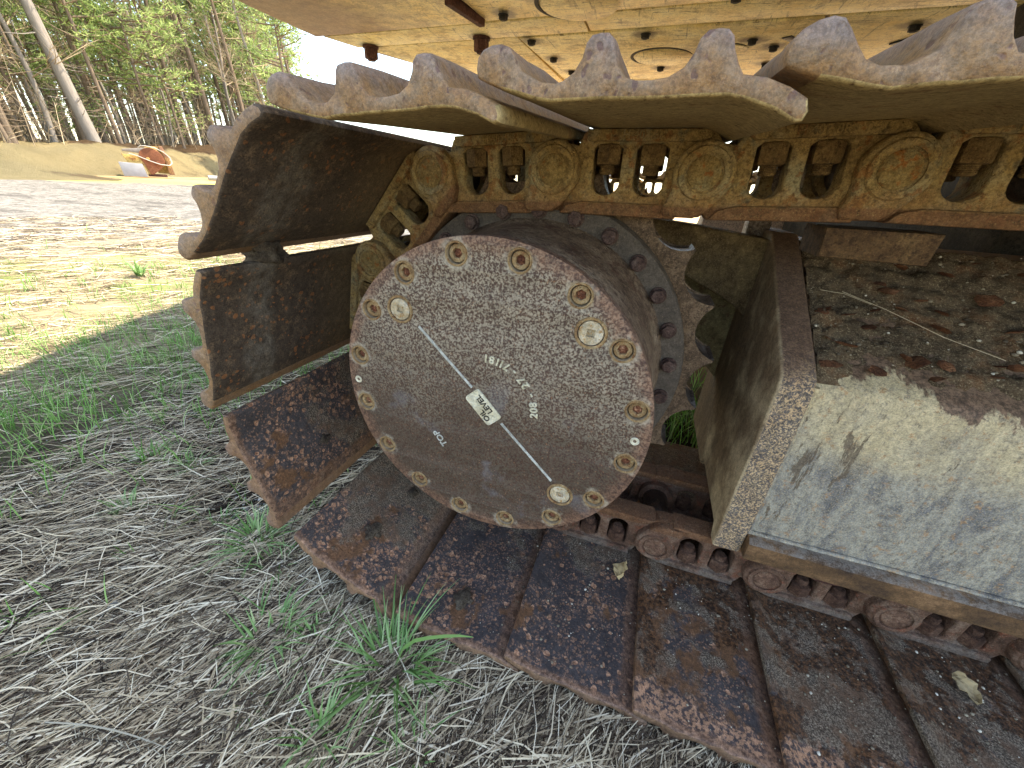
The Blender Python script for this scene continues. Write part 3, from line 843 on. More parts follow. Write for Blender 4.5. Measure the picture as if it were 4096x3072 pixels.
# raised casting marks on the upper links (worn, barely readable)
def text_mesh(txt, size, depth, mat, name='lettering'):
    cu = bpy.data.curves.new('t', 'FONT'); cu.body = txt; cu.size = size; cu.extrude = depth; cu.bevel_depth = depth * .35
    cu.align_x = 'CENTER'; cu.align_y = 'CENTER'; cu.resolution_u = 3
    ob = bpy.data.objects.new('t', cu); COL.objects.link(ob)
    dg = bpy.context.evaluated_depsgraph_get()
    m0 = bpy.data.meshes.new_from_object(ob.evaluated_get(dg))
    v = [(p.co.x, -p.co.z, p.co.y) for p in m0.vertices]; f = [tuple(p.vertices) for p in m0.polygons]
    bpy.data.objects.remove(ob); bpy.data.curves.remove(cu)
    return v, f

for i in range(NT - 1, NT + 3):
    a, b = pins[i], pins[i + 1]
    lk = [o for o in EX.children if o.name.startswith('track_link') and o.location.y == 0 and abs(o.location.x - b[0]) < 1e-5 and abs(o.location.z - b[1]) < 1e-5][0]
    mb = MB(); mb.add(*text_mesh('H 407 8R', .016, .0011, None), 0, Matrix.Translation((.135, .0098, .0492)))
    link_obj('casting_mark', mb.mesh('casting_mark', [MT['link']]), lk)

# ---- sprocket
NTOOTH = 21
ph0 = R(31.5)
out_ = []
for k in range(NTOOTH):
    a = ph0 + k * 2 * PI / NTOOTH
    cx, cz = .378 * math.cos(a), .378 * math.sin(a)
    for t in np.linspace(-1, 1, 11):
        ang = a + PI - t * R(66)          # inward facing arc of the pocket
        out_.append((cx + .0615 * math.cos(ang), cz + .0615 * math.sin(ang)))
sp = MB()
sp.add(*outline([out_, circle(0, 0, .16, 48)], .062, .150, .004))
me = sp.mesh('sprocket', [MT['sprocket'], MT['tooth']])
for p in me.polygons:
    r = math.hypot(p.center.x, p.center.z)
    if abs(p.normal.y) < .3 and r > .3: p.material_index = 1
spo = link_obj('sprocket', me, EX)
fl = MB()
fl.add(*lathe([(.2, .021), (.292, .021), (.2985, .024), (.301, .030), (.301, .070), (.2, .070)], 96))
link_obj('sprocket_ring', fl.mesh('sprocket_ring', [MT['ring']]), spo)
hb = MB(); hb.add(*outline([circle(0, 0, .0125, 6, .3)], .006, .022, .002)); hb.add(*outline([circle(0, 0, .0145, 20)], .016, .022, .001))
hbm = hb.mesh('ring_bolt', [MT['bolt']])
for k in range(26):
    a = 2.0467 - k * 2 * PI / 26
    o = link_obj('ring_bolt', hbm, spo, (.2757 * math.cos(a), 0, .2757 * math.sin(a)))
    o.rotation_euler = (0, random.uniform(0, 1), 0)

# ---- final drive barrel and cover
br = MB()
br.add(*lathe([(.10, -.19), (.244, -.19), (.2475, -.186), (.249, -.176), (.2495, -.10), (.2505, -.05), (.2535, -.01), (.258, .012), (.262, .0215), (.262, .05), (.1, .05)], 128))
link_obj('final_drive', br.mesh('final_drive', [MT['barrel']]), EX)
CY = -.2108
holes = []
bolt_pos = []
for k in range(16):
    a = 1.774 - k * PI / 8
    bolt_pos.append((.2306 * math.cos(a), .2306 * math.sin(a)))
plugs = [(-.141, .135), (.147, .146), (.138, -.136)]
loops = [circle(0, 0, .2525, 160)] + [circle(x, z, .0138, 20) for x, z in bolt_pos] + [circle(x, z, .0175, 24) for x, z in plugs]
cv = MB()
cv.add(*outline(loops, CY, CY + .012, .0012))
cv.add(*outline([circle(0, 0, .2515, 160)], CY + .0125, -.187, .002))
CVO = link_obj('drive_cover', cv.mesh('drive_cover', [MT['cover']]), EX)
# cap screws with hex sockets
sc = MB()
v, f = outline([circle(0, 0, .0122, 28), hexpts(.0072)], CY + .0036, CY + .012, .001); sc.add(v, f, 0)
v, f = outline([circle(0, 0, .0085, 12)], CY + .0085, CY + .0118, 0); sc.add(v, f, 1)
v, f = rock(.0055, 3, 2, (1, .5, 1), .5); sc.add([(a, b + CY + .0085, c) for a, b, c in v], f, 1)
v, f = lathe([(.0138, CY + .004), (.0142, CY - .0010), (.0160, CY - .0014), (.0172, CY + .0004)], 28); sc.add(v, f, 0)
scm = sc.mesh('cap_screw', [MT['cladbolt'], MT['cladrust']])
for x, z in bolt_pos:
    o = link_obj('cap_screw', scm, CVO, (x, 0, z)); o.rotation_euler = (0, random.uniform(0, 1), 0)
pg = MB()
v, f = outline([circle(0, 0, .0166, 32), [(-.0052, -.0052), (.0052, -.0052), (.0052, .0052), (-.0052, .0052)]], CY - .0008, CY + .012, .0012); pg.add(v, f, 0)
v, f = outline([circle(0, 0, .009, 12)], CY + .005, CY + .0118, 0); pg.add(v, f, 0)
v, f = lathe([(.0176, CY + .003), (.0180, CY - .0012), (.0212, CY - .0018), (.0222, CY + .0004)], 36); pg.add(v, f, 1)
pgm = pg.mesh('drain_plug', [MT['plug'], MT['cladbolt']])
for (x, z), a in zip(plugs, (.2, .05, -.1)):
    o = link_obj('drain_plug', pgm, CVO, (x, 0, z)); o.rotation_euler = (0, a, 0)
for x, z in ((-.236, -.004), (.232, -.002)):
    dm = MB(); v, f = lathe([(0, CY + .001), (.0025, CY), (.0045, CY - .001), (.006, CY - .001), (.0068, CY + .0004)], 20); dm.add(v, f)
    link_obj('dowel_hole', dm.mesh('dowel_hole', [MT['cream']]), CVO, (x, 0, z))
# oil level line, plate and cast lettering
for (x0, z0), (x1, z1) in (((-.110, .113), (-.021, .028)), ((.030, -.025), (.121, -.112))):
    t = MB(); t.add(*tube([(x0, CY, z0), ((x0 + x1) / 2, CY - .0002, (z0 + z1) / 2), (x1, CY, z1)], .0021, 8))
    link_obj('level_line', t.mesh('level_line', [MT['levelgrey']]), CVO)
th = R(133.5)                       # reading direction of OIL LEVEL in the x-z plane
pl = MB()
def rrect(w, h, r, n=5):
    p = []
    for sx, sz, a0 in ((1, 1, 0), (-1, 1, 90), (-1, -1, 180), (1, -1, 270)):
        p += arc(sx * (w / 2 - r), sz * (h / 2 - r), r, a0, a0 + 90, n)
    return p
pl.add(*outline([rrect(.060, .031, .005)], CY - .0022, CY + .002, .0008))
plo = link_obj('level_plate', pl.mesh('level_plate', [MT['cream']]), CVO, (-.001, 0, -.003), (0, -th, 0))
tx = MB()
tx.add(*text_mesh('LEVEL', .0135, .0006, None), 0, Matrix.Translation((.0035, CY - .0025, -.0066)))
tx.add(*text_mesh('OIL', .0135, .0006, None), 0, Matrix.Translation((-.0125, CY - .0025, .0064)))
link_obj('level_lettering', tx.mesh('level_lettering', [MT['gasket']]), CVO, (-.001, 0, -.003), (0, -th, 0))
tx = MB()
for ch, a in zip('208-27-71181', (2, 8.5, 15, 26, 38, 45, 56, 65.5, 71.5, 76, 82.5, 89)):
    mtx = Matrix.Translation((.0825 * math.cos(R(a)), CY - .0002, .0825 * math.sin(R(a)))) @ Matrix.Rotation(-(R(a) + PI / 2), 4, 'Y')
    tx.add(*text_mesh(ch, .0165, .0014, None), 0, mtx)
link_obj('cast_number', tx.mesh('cast_number', [MT['cream']]), CVO)
tx = MB(); tx.add(*text_mesh('TOP', .0165, .0009, None), 0, Matrix.Translation((-.079, CY - .0002, -.084)) @ Matrix.Rotation(-R(127), 4, 'Y'))
link_obj('top_lettering', tx.mesh('top_lettering', [MT['levelgrey']]), CVO)

# travel motor behind the sprocket
mt = MB(); mt.add(*lathe([(.0, .62), (.15, .62), (.17, .60), (.18, .4), (.215, .35), (.215, .15), (.1, .15)], 48))
link_obj('travel_motor', mt.mesh('travel_motor', [MT['darksteel']]), EX)

# ---- track frame
fr = MB()
secp = [(.0, -.286), (.0, .035), (.006, .047), (.018, .058), (.345, .232), (.37, .236), (.52, .236), (.52, -.286)]
fr.add(*outline([secp], .4985, 3.0, .003, axis='X'))
FRO = link_obj('track_frame', fr.mesh('track_frame', [MT['frame']]), EX)
ep = MB()
epp = [(-.012, -.338), (-.016, -.10), (-.012, .040), (-.004, .058), (.035, .082), (.34, .246), (.36, .252), (.54, .252), (.54, -.338), (.28, -.338), (.26, -.31), (.03, -.31), (.015, -.338)]
ep.add(*outline([epp], .445, .4995, .006, axis='X', res=2))
link_obj('end_plate', ep.mesh('end_plate', [MT['endplate']]), FRO)
fg = MB(); fg.add(*outline([[(-.030, -.334), (.03, -.334), (.03, -.287), (-.022, -.287), (-.030, -.294)]], .50, 3.0, .003, axis='X'))
link_obj('bottom_flange', fg.mesh('bottom_flange', [MT['flange']]), FRO)
wp = []; wr = []
for i in range(40):
    z = -.284 + i * (.33 / 39); wp.append((.5005, -.0025, z)); wr.append(.0062 + .0012 * mnoise.noise(Vector((0, 0, z * 90))))
wb = MB(); wb.add(*tube(wp, wr, 8)); wp2 = [(.50 + i * .03, -.0035, -.2855) for i in range(80)]
wb.add(*tube(wp2, [.0045 + .0012 * mnoise.noise(Vector((i * .9, 0, 2))) for i in range(80)], 8))
link_obj('weld_bead', wb.mesh('weld_bead', [MT['frame']]), FRO)
# dirt lying on the sloping top
tv = []; tf = []
nu, nv = 260, 60
for i in range(nu + 1):
    for j in range(nv + 1):
        u = .503 + 2.45 * (i / nu) ** 1.4; w = j / nv
        y = .014 + (.372 - .014) * w; z = .0565 + (.241 - .0565) * min(1, w / .93)
        q = Vector((u * 14, y * 14, 0))
        lump = .011 * max(0, mnoise.noise(q) + .25) + .008 * mnoise.noise(q * 3.1) + .006 * mnoise.noise(q * 8) + .002 * mnoise.noise(q * 19)
        e = min(1, w / .12, (1 - w) / .1, 1.0)
        ed = mnoise.noise(Vector((u * 9, 3, 0))) * .02
        tv.append((u, y - ed * (1 - w) * (1 if w < .4 else .3), z - .006 * (1 - e) + max(-.004, lump) * e))
for i in range(nu):
    for j in range(nv):
        a = i * (nv + 1) + j; tf.append((a, a + nv + 1, a + nv + 2, a + 1))
DRT = MB().add(tv, tf).mesh('dirt_layer', [MT['topdirt']], 0); DRT.polygons.foreach_set('use_smooth', [True] * len(DRT.polygons))
tag(link_obj('dirt_layer', DRT, FRO), kind='stuff')
gs = MB()
for q in range(520):
    u = .51 + 1.3 * random.random() ** 1.5; w = random.random(); y = .05 + .31 * w; z = .079 + .165 * w
    r = .0012 + .0035 * random.random() ** 3
    v, f = rock(r, q, 1); gs.add(v, f, 0, Matrix.Translation((u, y, z + .004)) @ Matrix.Rotation(random.random() * 6, 4, 'Z'))
tag(link_obj('loose_grit', gs.mesh('loose_grit', [MT['grit']], 60), FRO), kind='stuff')
fk = MB()
for q in range(90):
    u = .52 + 1.2 * random.random() ** 1.4; w = random.random() ** 1.4; y = .03 + .30 * w; z = .068 + .172 * w
    v, f = rock(random.uniform(.006, .017), q + 50, 1, (1.3, 1, .16), .6); fk.add(v, f, 0, Matrix.Translation((u, y, z + .006)) @ Matrix.Rotation(random.random() * 6, 4, 'Z') @ Matrix.Rotation(.45 + random.gauss(0, .15), 4, 'X'))
tag(link_obj('rust_flakes', fk.mesh('rust_flakes', [rust_mat('rust flake', rgb(74, 44, 30), rgb(122, 78, 52), rgb(150, 108, 78), 2)], 60), FRO), kind='stuff')
tw = MB()
tw.add(*tube([(.56, .20, .168), (.62, .16, .152), (.69, .11, .128), (.76, .08, .112)], .0006, 5))
tw.add(*tube([(.60, .17, .156), (.56, .19, .166), (.52, .19, .168)], .0005, 5))
link_obj('twig', tw.mesh('twig', [MT['straw']]), FRO)
# slide that carries the upper chain
cs = MB(); cs.add(*outline([[(.455, .238), (.598, .238), (.600, .262), (.602, .284), (.452, .282)]], .07, .175, .004))
link_obj('carrier_slide', cs.mesh('carrier_slide', [rust_mat('slide rust', rgb(60, 43, 30), rgb(94, 70, 48), rgb(120, 94, 64), .8)]), EX)
# inner guard plates between sprocket and frame
gp = MB(); gp.add(*outline([[(.16, .262), (.30, .252), (.446, .236), (.446, .06), (.415, .085), (.36, .11), (.28, .145), (.16, .17)]], .34, .42, .006, res=2))
gm = gp.mesh('motor_guard', [dirt_mat('guard dirt', rgb(70, 58, 44), rgb(116, 98, 72), rgb(156, 134, 96))])
link_obj('motor_guard', gm, EX)
ip = MB(); ip.add(*outline([[(.1, .2), (.62, .2), (.62, -.2), (.50, -.2), (.42, -.12), (.34, -.16), (.1, -.16)]], .44, .47, .004))
link_obj('inner_plate', ip.mesh('inner_plate', [MT['guard']]), EX)
st_ = MB(); st_.add(*boxv((.432, .44, .36), (.05, .05, .3), .006))
link_obj('hose_bracket', st_.mesh('hose_bracket', [MT['tooth']]), EX)
# lower rollers behind the flange
rl = MB(); rl.add(*lathe([(0, -.006), (.03, -.006), (.05, -.008), (.0515, -.011), (.0535, -.011), (.055, -.008), (.074, -.006), (.079, .0), (.079, .055), (.06, .06), (.06, .18), (.079, .185), (.079, .24), (0, .245)], 48))
rlm = rl.mesh('track_roller', [MT['redsteel']])
for k in range(5):
    link_obj('track_roller', rlm, EX, (.672 + .46 * k, .0145, -.302))

# ---- far track (the machine's other side), simpler
FY = 2.6
for i in range(NT - 3, len(pins) - 1):
    a, b = pins[i], pins[i + 1]; ry = frame_of(a, b); n = Vector((math.sin(ry), 0, math.cos(ry)))
    kind = 'upper' if i <= NT + 2 else 'rear' if i <= NT + 4 else 'lower'
    o = link_obj('track_shoe', SHOES[kind][0], EX, Vector((b[0], FY, b[1])) + n * .058, (0, ry, 0))
    link_obj('track_link', LINK['t'], EX, (b[0], FY, b[1]), (0, ry, 0))
o = link_obj('sprocket', spo.data, EX, (0, FY, 0))
o = link_obj('track_frame', FRO.data, EX, (0, FY + 1.35, 0)); o.scale = (1, -1, 1)
o.location.y = FY + .24

# ---- upper structure and car body
HZ = .95
HS = (HZ - CAM.z) / (.88 - CAM.z)
def hp(x, y): return (CAM.x + (x - CAM.x) * HS, CAM.y + (y - CAM.y) * HS)
def slab(name, poly, z0, z1, mat, bevel=.004, parent=EX):
    mb = MB(); mb.add(*outline([poly], z0, z1, bevel, axis='Z'))
    return link_obj(name, mb.mesh(name, [mat]), parent)
# shadow-casting body: rounded counterweight and engine deck
def smooth_poly(pts, n=4):
    o = []
    for i in range(len(pts)):
        p0, p1, p2, p3 = (Vector(pts[(i + k) % len(pts)]) for k in (-1, 0, 1, 2))
        for t in np.linspace(0, 1, n, endpoint=False):
            o.append(tuple(.5 * ((2 * p1) + (p2 - p0) * t + (2 * p0 - 5 * p1 + 4 * p2 - p3) * t * t + (-p0 + 3 * p1 - 3 * p2 + p3) * t ** 3)))
    return o
low = [hp(-1.30, .30), hp(-1.44, .55), hp(-1.496, .84), hp(-1.46, 1.215), hp(-1.37, 1.55), hp(-1.22, 1.86), hp(-.93, 2.15), hp(-.6, 2.4)]
cwp = [(.2, .0)] + [(-.6, .06), (-1.15, .18)] + low + [(.2, 2.9)]
topp = [(.2, -.08), (-.35, .0), (-.80, .24), (-1.2, .72), (-1.42, 1.13), (-1.58, 1.52), (-1.68, 1.93), (-1.66, 2.3), (-1.5, 2.65), (-1.0, 2.95), (.2, 3.0)]
# loft from the lower outline to the upper outline
def resample(p, n):
    P = [Vector(q) for q in p]; L = [0]
    for a, b in zip(P, P[1:]): L.append(L[-1] + (b - a).length)
    o = []
    for k in range(n):
        s = L[-1] * k / (n - 1); i = min(len(P) - 2, max(j for j in range(len(P)) if L[j] <= s + 1e-9)); t = (s - L[i]) / max(1e-9, L[i + 1] - L[i])
        o.append(P[i].lerp(P[i + 1], min(1, t)))
    return o
n = 60
A = resample(cwp, n); B = resample(topp, n)
lv = []; lf = []
def ins_poly(P, d):
    o = []
    for i, p in enumerate(P):
        a = P[max(0, i - 1)]; b = P[min(len(P) - 1, i + 1)]; t = (b - a).normalized(); o.append(p + Vector((-t.y, t.x)) * d * -1)
    return o
levels = [(ins_poly(A, .03), HZ), (ins_poly(A, .008), HZ + .008), (A, HZ + .03)] + [([a.lerp(b, t) for a, b in zip(A, B)], HZ + .03 + t * 1.5) for t in (.15, .5, .9)] + [(B, 2.5), (ins_poly(B, .1), 2.56)]
for P, z in levels:
    for p in P: lv.append((p.x, p.y, z))
for j in range(len(levels) - 1):
    for i in range(n - 1): lf.append((j * n + i, j * n + i + 1, (j + 1) * n + i + 1, (j + 1) * n + i))
lf.append(tuple(range(n))); lf.append(tuple((len(levels) - 1) * n + i for i in range(n))[::-1])
cw = MB().add(lv, lf)
bm = bmesh.new(); m0 = cw.mesh('t', [], 0); bm.from_mesh(m0); bmesh.ops.recalc_face_normals(bm, faces=bm.faces)
bmesh.ops.triangulate(bm, faces=[f for f in bm.faces if len(f.verts) > 4])
cwm = bpy.data.meshes.new('counterweight'); bm.to_mesh(cwm); bm.free(); cwm.materials.append(MT['cw'])
cwm.polygons.foreach_set('use_smooth', [True] * len(cwm.polygons)); cwm.set_sharp_from_angle(angle=R(35))
CWO = link_obj('counterweight', cwm, EX)
slab('deck', [(.2, -.06), (3.2, -.2), (3.3, 2.75), (.2, 2.95)], HZ + .03, 2.2, MT['house'], .02)
# belly plates, each a separate cover with seams between
def plate(poly, z=0.0, th=.012, mat='house'):
    return slab('belly_plate', [hp(*p) for p in poly], HZ - .001 - z - th, HZ - .001 - z, MT[mat], .002)
seamA = lambda x: 1.108 - .0735 * (x + .0) + 0
ya = lambda x: 1.105 - .0735 * x; yb = lambda x: 1.287 - .0745 * x
PLT = []
PLT.append(plate([(-1.455, ya(-1.455) - .007), (-1.455, .86), (-1.40, .45), (-.625, .35), (-.615, ya(-.615) - .007)], .004, mat='cw'))
PLT.append(plate([(-.575, ya(-.575) - .007), (-.62, .35), (.62, .25), (.66, ya(.66) - .007)], .0))
PLT.append(plate([(.672, ya(.672) - .007), (.63, .25), (1.9, .15), (1.9, ya(1.9) - .007)], .003))
PLT.append(plate([(-1.42, ya(-1.42) + .007), (-.2, ya(-.2) + .007), (-.2, yb(-.2) - .007), (-1.36, yb(-1.36) - .007)], .002))
PLT.append(plate([(-.192, ya(-.192) + .007), (1.9, ya(1.9) + .007), (1.9, yb(1.9) - .007), (-.192, yb(-.192) - .007)], .0))
PLT.append(plate([(-1.33, yb(-1.33) + .007), (-.512, yb(-.512) + .007), (-.472, 2.3), (-.7, 2.4), (-1.1, 2.0)], .0))
PLT.append(plate([(-.502, yb(-.502) + .007), (.60, yb(.6) + .007), (.68, 2.0), (-.45, 2.06)], .005))
PLT.append(plate([(.615, yb(.615) + .007), (1.9, yb(1.9) + .007), (1.9, 1.95), (.695, 2.0)], .002))
PLT.append(plate([(-.448, 2.068), (.68, 2.008), (1.9, 1.958), (1.9, 2.5), (-.43, 2.55)], .0))
bar = MB(); pA, pB = hp(-.62, .9), hp(-.584, 1.118)
dv = (Vector(pB) - Vector(pA)).normalized(); nv_ = Vector((-dv.y, dv.x)) * .014
slab('edge_bar', [tuple(Vector(pA) + nv_), tuple(Vector(pA) - nv_), tuple(Vector(pB) - nv_), tuple(Vector(pB) + nv_)], HZ - .04, HZ - .004, MT['redsteel'], .003)
def hexbolt(r, h):
    mb = MB(); mb.add(*outline([circle(0, 0, r, 6, .4)], -h, -h * .18, r * .12, axis='Z')); mb.add(*outline([circle(0, 0, r * 1.18, 24)], -h * .2, .0, r * .06, axis='Z'))
    mb.add(*outline([circle(0, 0, r * .6, 16)], -h * 1.12, -h * .9, r * .05, axis='Z'))
    return mb.mesh('plate_bolt', [MT['redsteel'] if r > .03 else MT['gasket']])
b1 = hexbolt(.036, .058); b2 = hexbolt(.019, .017)
for x, y in BIG_BOLTS:
    p = hp(x, y); link_obj('plate_bolt', b1, PLT[3], (p[0], p[1], HZ - .014))
for x, y in SMALL_BOLTS:
    p = hp(x, y); link_obj('plate_bolt', b2, PLT[1] if y < 1.1 else PLT[6], (p[0], p[1], HZ - .017))
for (x, y), r in (((.078, 1.64), .135), ((-.2, 1.02), .14), ((.35, 1.55), .07)):
    mb = MB(); p = hp(x, y)
    mb.add(*lathe([(r * HS * .90, .001), (r * HS * .91, -.002), (r * HS, -.002), (r * HS * 1.01, .001)], 48, 'Z'), 0, Matrix.Translation((p[0], p[1], HZ - .018)))  # dark ring painted for the shade of a recessed hole edge
    link_obj('rim_shade', mb.mesh('rim_shade', [MT['gasket']]), EX)
    mb = MB(); mb.add(*lathe([(0, -.002), (r * HS * .92, -.002), (r * HS * .95, .001), (0, .001)], 40, 'Z'), 0, Matrix.Translation((p[0] + .012, p[1] + .010, HZ - .0205)))
    link_obj('drain_cover', mb.mesh('drain_cover', [MT['house']]), EX)
# black slabs painted in for the shade of open slots at the right
for (x0, y0), (x1, y1), w in (((.93, 1.56), (1.03, 1.385), .035), ((.53, 1.42), (.60, 1.50), .02), ((1.2, 1.5), (1.45, 1.42), .07)):
    a, b = Vector(hp(x0, y0)), Vector(hp(x1, y1)); d = (b - a).normalized(); q = Vector((-d.y, d.x)) * w
    slab('slot_shade', [tuple(a + q), tuple(a - q), tuple(b - q), tuple(b + q)], HZ - .022, HZ - .012, MT['black'], .002)
cb = MB(); cb.add(*outline([[(.95, -.12), (3.0, -.12), (3.0, .42), (.95, .42)]], .56, 2.3, .03)); cb.add(*shift(lathe([(.0, .41), (.7, .41), (.7, HZ), (0, HZ)], 48, 'Z'), (1.9, 1.42, 0)))
link_obj('car_body', cb.mesh('car_body', [MT['darksteel']]), EX)

# ------------------------------------------------------------------ loose things near the track
def blob(name, label, cat, loc, r, seed, sq, mat, group=None, amp=.5):
    v, f = rock(r, seed, 3, sq, amp)
    o = link_obj(name, MB().add(v, f).mesh(name, [MT[mat]], 60), None, loc)
    return tag(o, label, cat, group)
blob('dirt_clod', 'dark clod of mud wedged between the two rear track shoes', 'clod', (-.402, -.2, .190), .021, 4, (1.1, 1.3, .9), 'mud', amp=.8)
def leaf(name, label, loc, rz, tilt, size, mat):
    v = []; f = []
    nu, nv = 9, 6
    for i in range(nu):
        t = i / (nu - 1); w = size * .36 * math.sin(PI * min(1, t * .93 + .05)) * (1 + .25 * math.sin(t * 17))
        for j in range(nv):
            s = j / (nv - 1) * 2 - 1
            v.append((t * size, s * w, size * (.18 * abs(s) ** 1.5 + .12 * math.sin(t * 5 + s) + .05 * math.sin(9 * s + t * 7))))
    for i in range(nu - 1):
        for j in range(nv - 1): f.append((i * nv + j, (i + 1) * nv + j, (i + 1) * nv + j + 1, i * nv + j + 1))
    mb = MB().add(v, f)
    o = link_obj(name, mb.mesh(name, [mat], 0), None, loc); o.rotation_euler = (tilt, .2, rz)
    so_ = o.modifiers.new('s', 'SOLIDIFY'); so_.thickness = .0006
    return tag(o, label, 'leaf')
lm = simple('dry leaf', rgb(186, 160, 116), .7, 60, .3); lm2 = simple('bleached leaf', rgb(158, 138, 104), .7, 60, .3)
leaf('dry_leaf', 'curled dry leaf caught by the chain where two bottom shoes meet', (.292, -.03, -.445), R(250), .7, .045, lm)
leaf('dry_leaf', 'pale bleached leaf lying on the shoe at the right edge', (.885, -.05, -.445), R(-60), .3, .046, lm2)
gs = MB()                                   # grit lying on the lower shoes
for q in range(900):
    x = random.uniform(.0, 1.15); y = -.30 * random.random() ** 1.3; r = .0009 + .0024 * random.random() ** 4
    v, f = rock(r, q, 1); gs.add(v, f, 0, Matrix.Translation((x, y, -.4615)))
tag(link_obj('shoe_grit', gs.mesh('shoe_grit', [MT['grit']], 60)), 'loose grit scattered on the bottom track shoes', kind='stuff')

# ------------------------------------------------------------------ straw, grass and stones on the ground
def inside_track(x, y, m=.0):
    return (x > -.33 - m and -.33 - m < y < .57 + m) 
def fov_ok(p, pad=60):
    d = Vector(p) - CAM; z = d.dot(_fwd)
    if z <= .05: return False
    px = 512 + 387.65 * d.dot(_r2) / z; py = 384 - 387.65 * d.dot(_u2) / z
    return -160 - pad < px < 1024 + 160 and -200 < py < 768 + 200
def ribbons(items, seg):
    """items: list of (points list, widths, side vector)"""
    v = []; f = []
    for pts, ws, side in items:
        o = len(v)
        for p, w in zip(pts, ws):
            v.append(tuple(p - side * w)); v.append(tuple(p + side * w))
        for i in range(len(pts) - 1): f.append((o + 2 * i, o + 2 * i + 1, o + 2 * i + 3, o + 2 * i + 2))
    return v, f
items = []
N = 0
while N < 80000:
    d = .45 * math.exp(random.random() * math.log(9.0 / .45)); az = random.uniform(100, 215)
    x = CAM.x + d * math.cos(R(az)); y = CAM.y + d * math.sin(R(az))
    if random.random() < .25: x = random.uniform(-.5, 1.0); y = random.uniform(-.75, -.30); d = math.hypot(x - CAM.x, y - CAM.y)
    if inside_track(x, y, -.02) or y > 4: continue
    if not fov_ok((x, y, GZ)): 
        if random.random() < .93: continue
    N += 1
    patch = mnoise.noise(Vector((x * 2.2, y * 2.2, 5)))
    if patch < -.18 and random.random() < .75: continue
    fl = R(48 + 26 * mnoise.noise(Vector((x * 1.1, y * 1.1, 2)))) + random.gauss(0, .55) + (PI / 2 * random.random() if random.random() < .12 else 0)
    k = max(1, d / 2.2)
    L = random.uniform(.04, .17) * min(k, 2.0); w = random.uniform(.00045, .00125) * k
    if random.random() < .10: w *= 1.9; L *= .8
    dirv = Vector((math.cos(fl), math.sin(fl), random.gauss(0, .10)))
    side = Vector((-math.sin(fl), math.cos(fl), random.gauss(0, .5))).normalized()
    lay = random.random() ** 1.7 * .022
    c = Vector((x, y, gheight(x, y) + .002 + lay))
    bend = Vector((-math.sin(fl), math.cos(fl), 0)) * random.gauss(0, .08) * L + Vector((0, 0, random.uniform(-.02, .06) * L))
    pts = [c - dirv * L / 2, c - dirv * L / 6 + bend * .8, c + dirv * L / 6 + bend * .8, c + dirv * L / 2]
    for p in pts: p.z = max(p.z, gheight(p.x, p.y) + .0015)
    items.append((pts, [w * .8, w, w, w * .55], side))
v, f = ribbons(items, 3)
tag(link_obj('dry_straw', MB().add(v, f).mesh('dry_straw', [MT['straw']], 0)), 'matted dry straw covering the dark soil', kind='stuff')

def blade(base, h, lean, az, w, droop=.6, seg=4):
    d = Vector((math.cos(az), math.sin(az), 0)); pts = []; ws = []
    for i in range(seg + 1):
        t = i / seg
        pts.append(base + d * (h * lean * t ** 1.6) + Vector((0, 0, h * (t - droop * lean * .55 * t ** 2.4))))
        ws.append(w * (1 - t ** 2.2 * .92))
    return pts, ws, Vector((-math.sin(az), math.cos(az), 0))
items = []
cnt = 0
while cnt < 9500:
    d = .9 * math.exp(random.random() * math.log(9 / .9)); az = random.uniform(128, 182)
    x = CAM.x + d * math.cos(R(az)); y = CAM.y + d * math.sin(R(az))
    if inside_track(x, y, .0): continue
    cnt += 1
    g1 = mnoise.noise(Vector((x * 2.4, y * 2.4, 11))) + .5 * mnoise.noise(Vector((x * 7, y * 7, 3)))
    q = math.exp(-((math.hypot(x + 1.9, y - .5)) / 1.0) ** 2) * 1.35 + .35 * math.exp(-((d - 3.4) / 1.6) ** 2)
    q *= min(1, max(.18, (d - 1.1) / 1.0))
    if random.random() > q * (.55 + g1 * 1.1): continue
    k = max(1, d / 2.6)
    for b in range(random.randint(2, 5)):
        bx, by = x + random.gauss(0, .012), y + random.gauss(0, .012)
        items.append(blade(Vector((bx, by, gheight(bx, by))), random.uniform(.03, .10) * (1 + .1 * k), random.uniform(.2, 1.1), random.random() * 6.28, random.uniform(.0009, .0017) * k))
# grass seen through the track, between the two sides of the machine
for q in range(900):
    bx, by = random.uniform(-.6, 1.2), random.uniform(.6, 1.3)
    if random.random() < .5: bx, by = random.gauss(.47, .16), random.gauss(.75, .10)
    items.append(blade(Vector((bx, by, GZ)), random.uniform(.05, .16), random.uniform(.2, .9), random.random() * 6.28, .0022))
v, f = ribbons(items, 4)
tag(link_obj('lawn_grass', MB().add(v, f).mesh('lawn_grass', [MT['grass']], 0)), 'sparse green grass growing through the straw', kind='stuff')

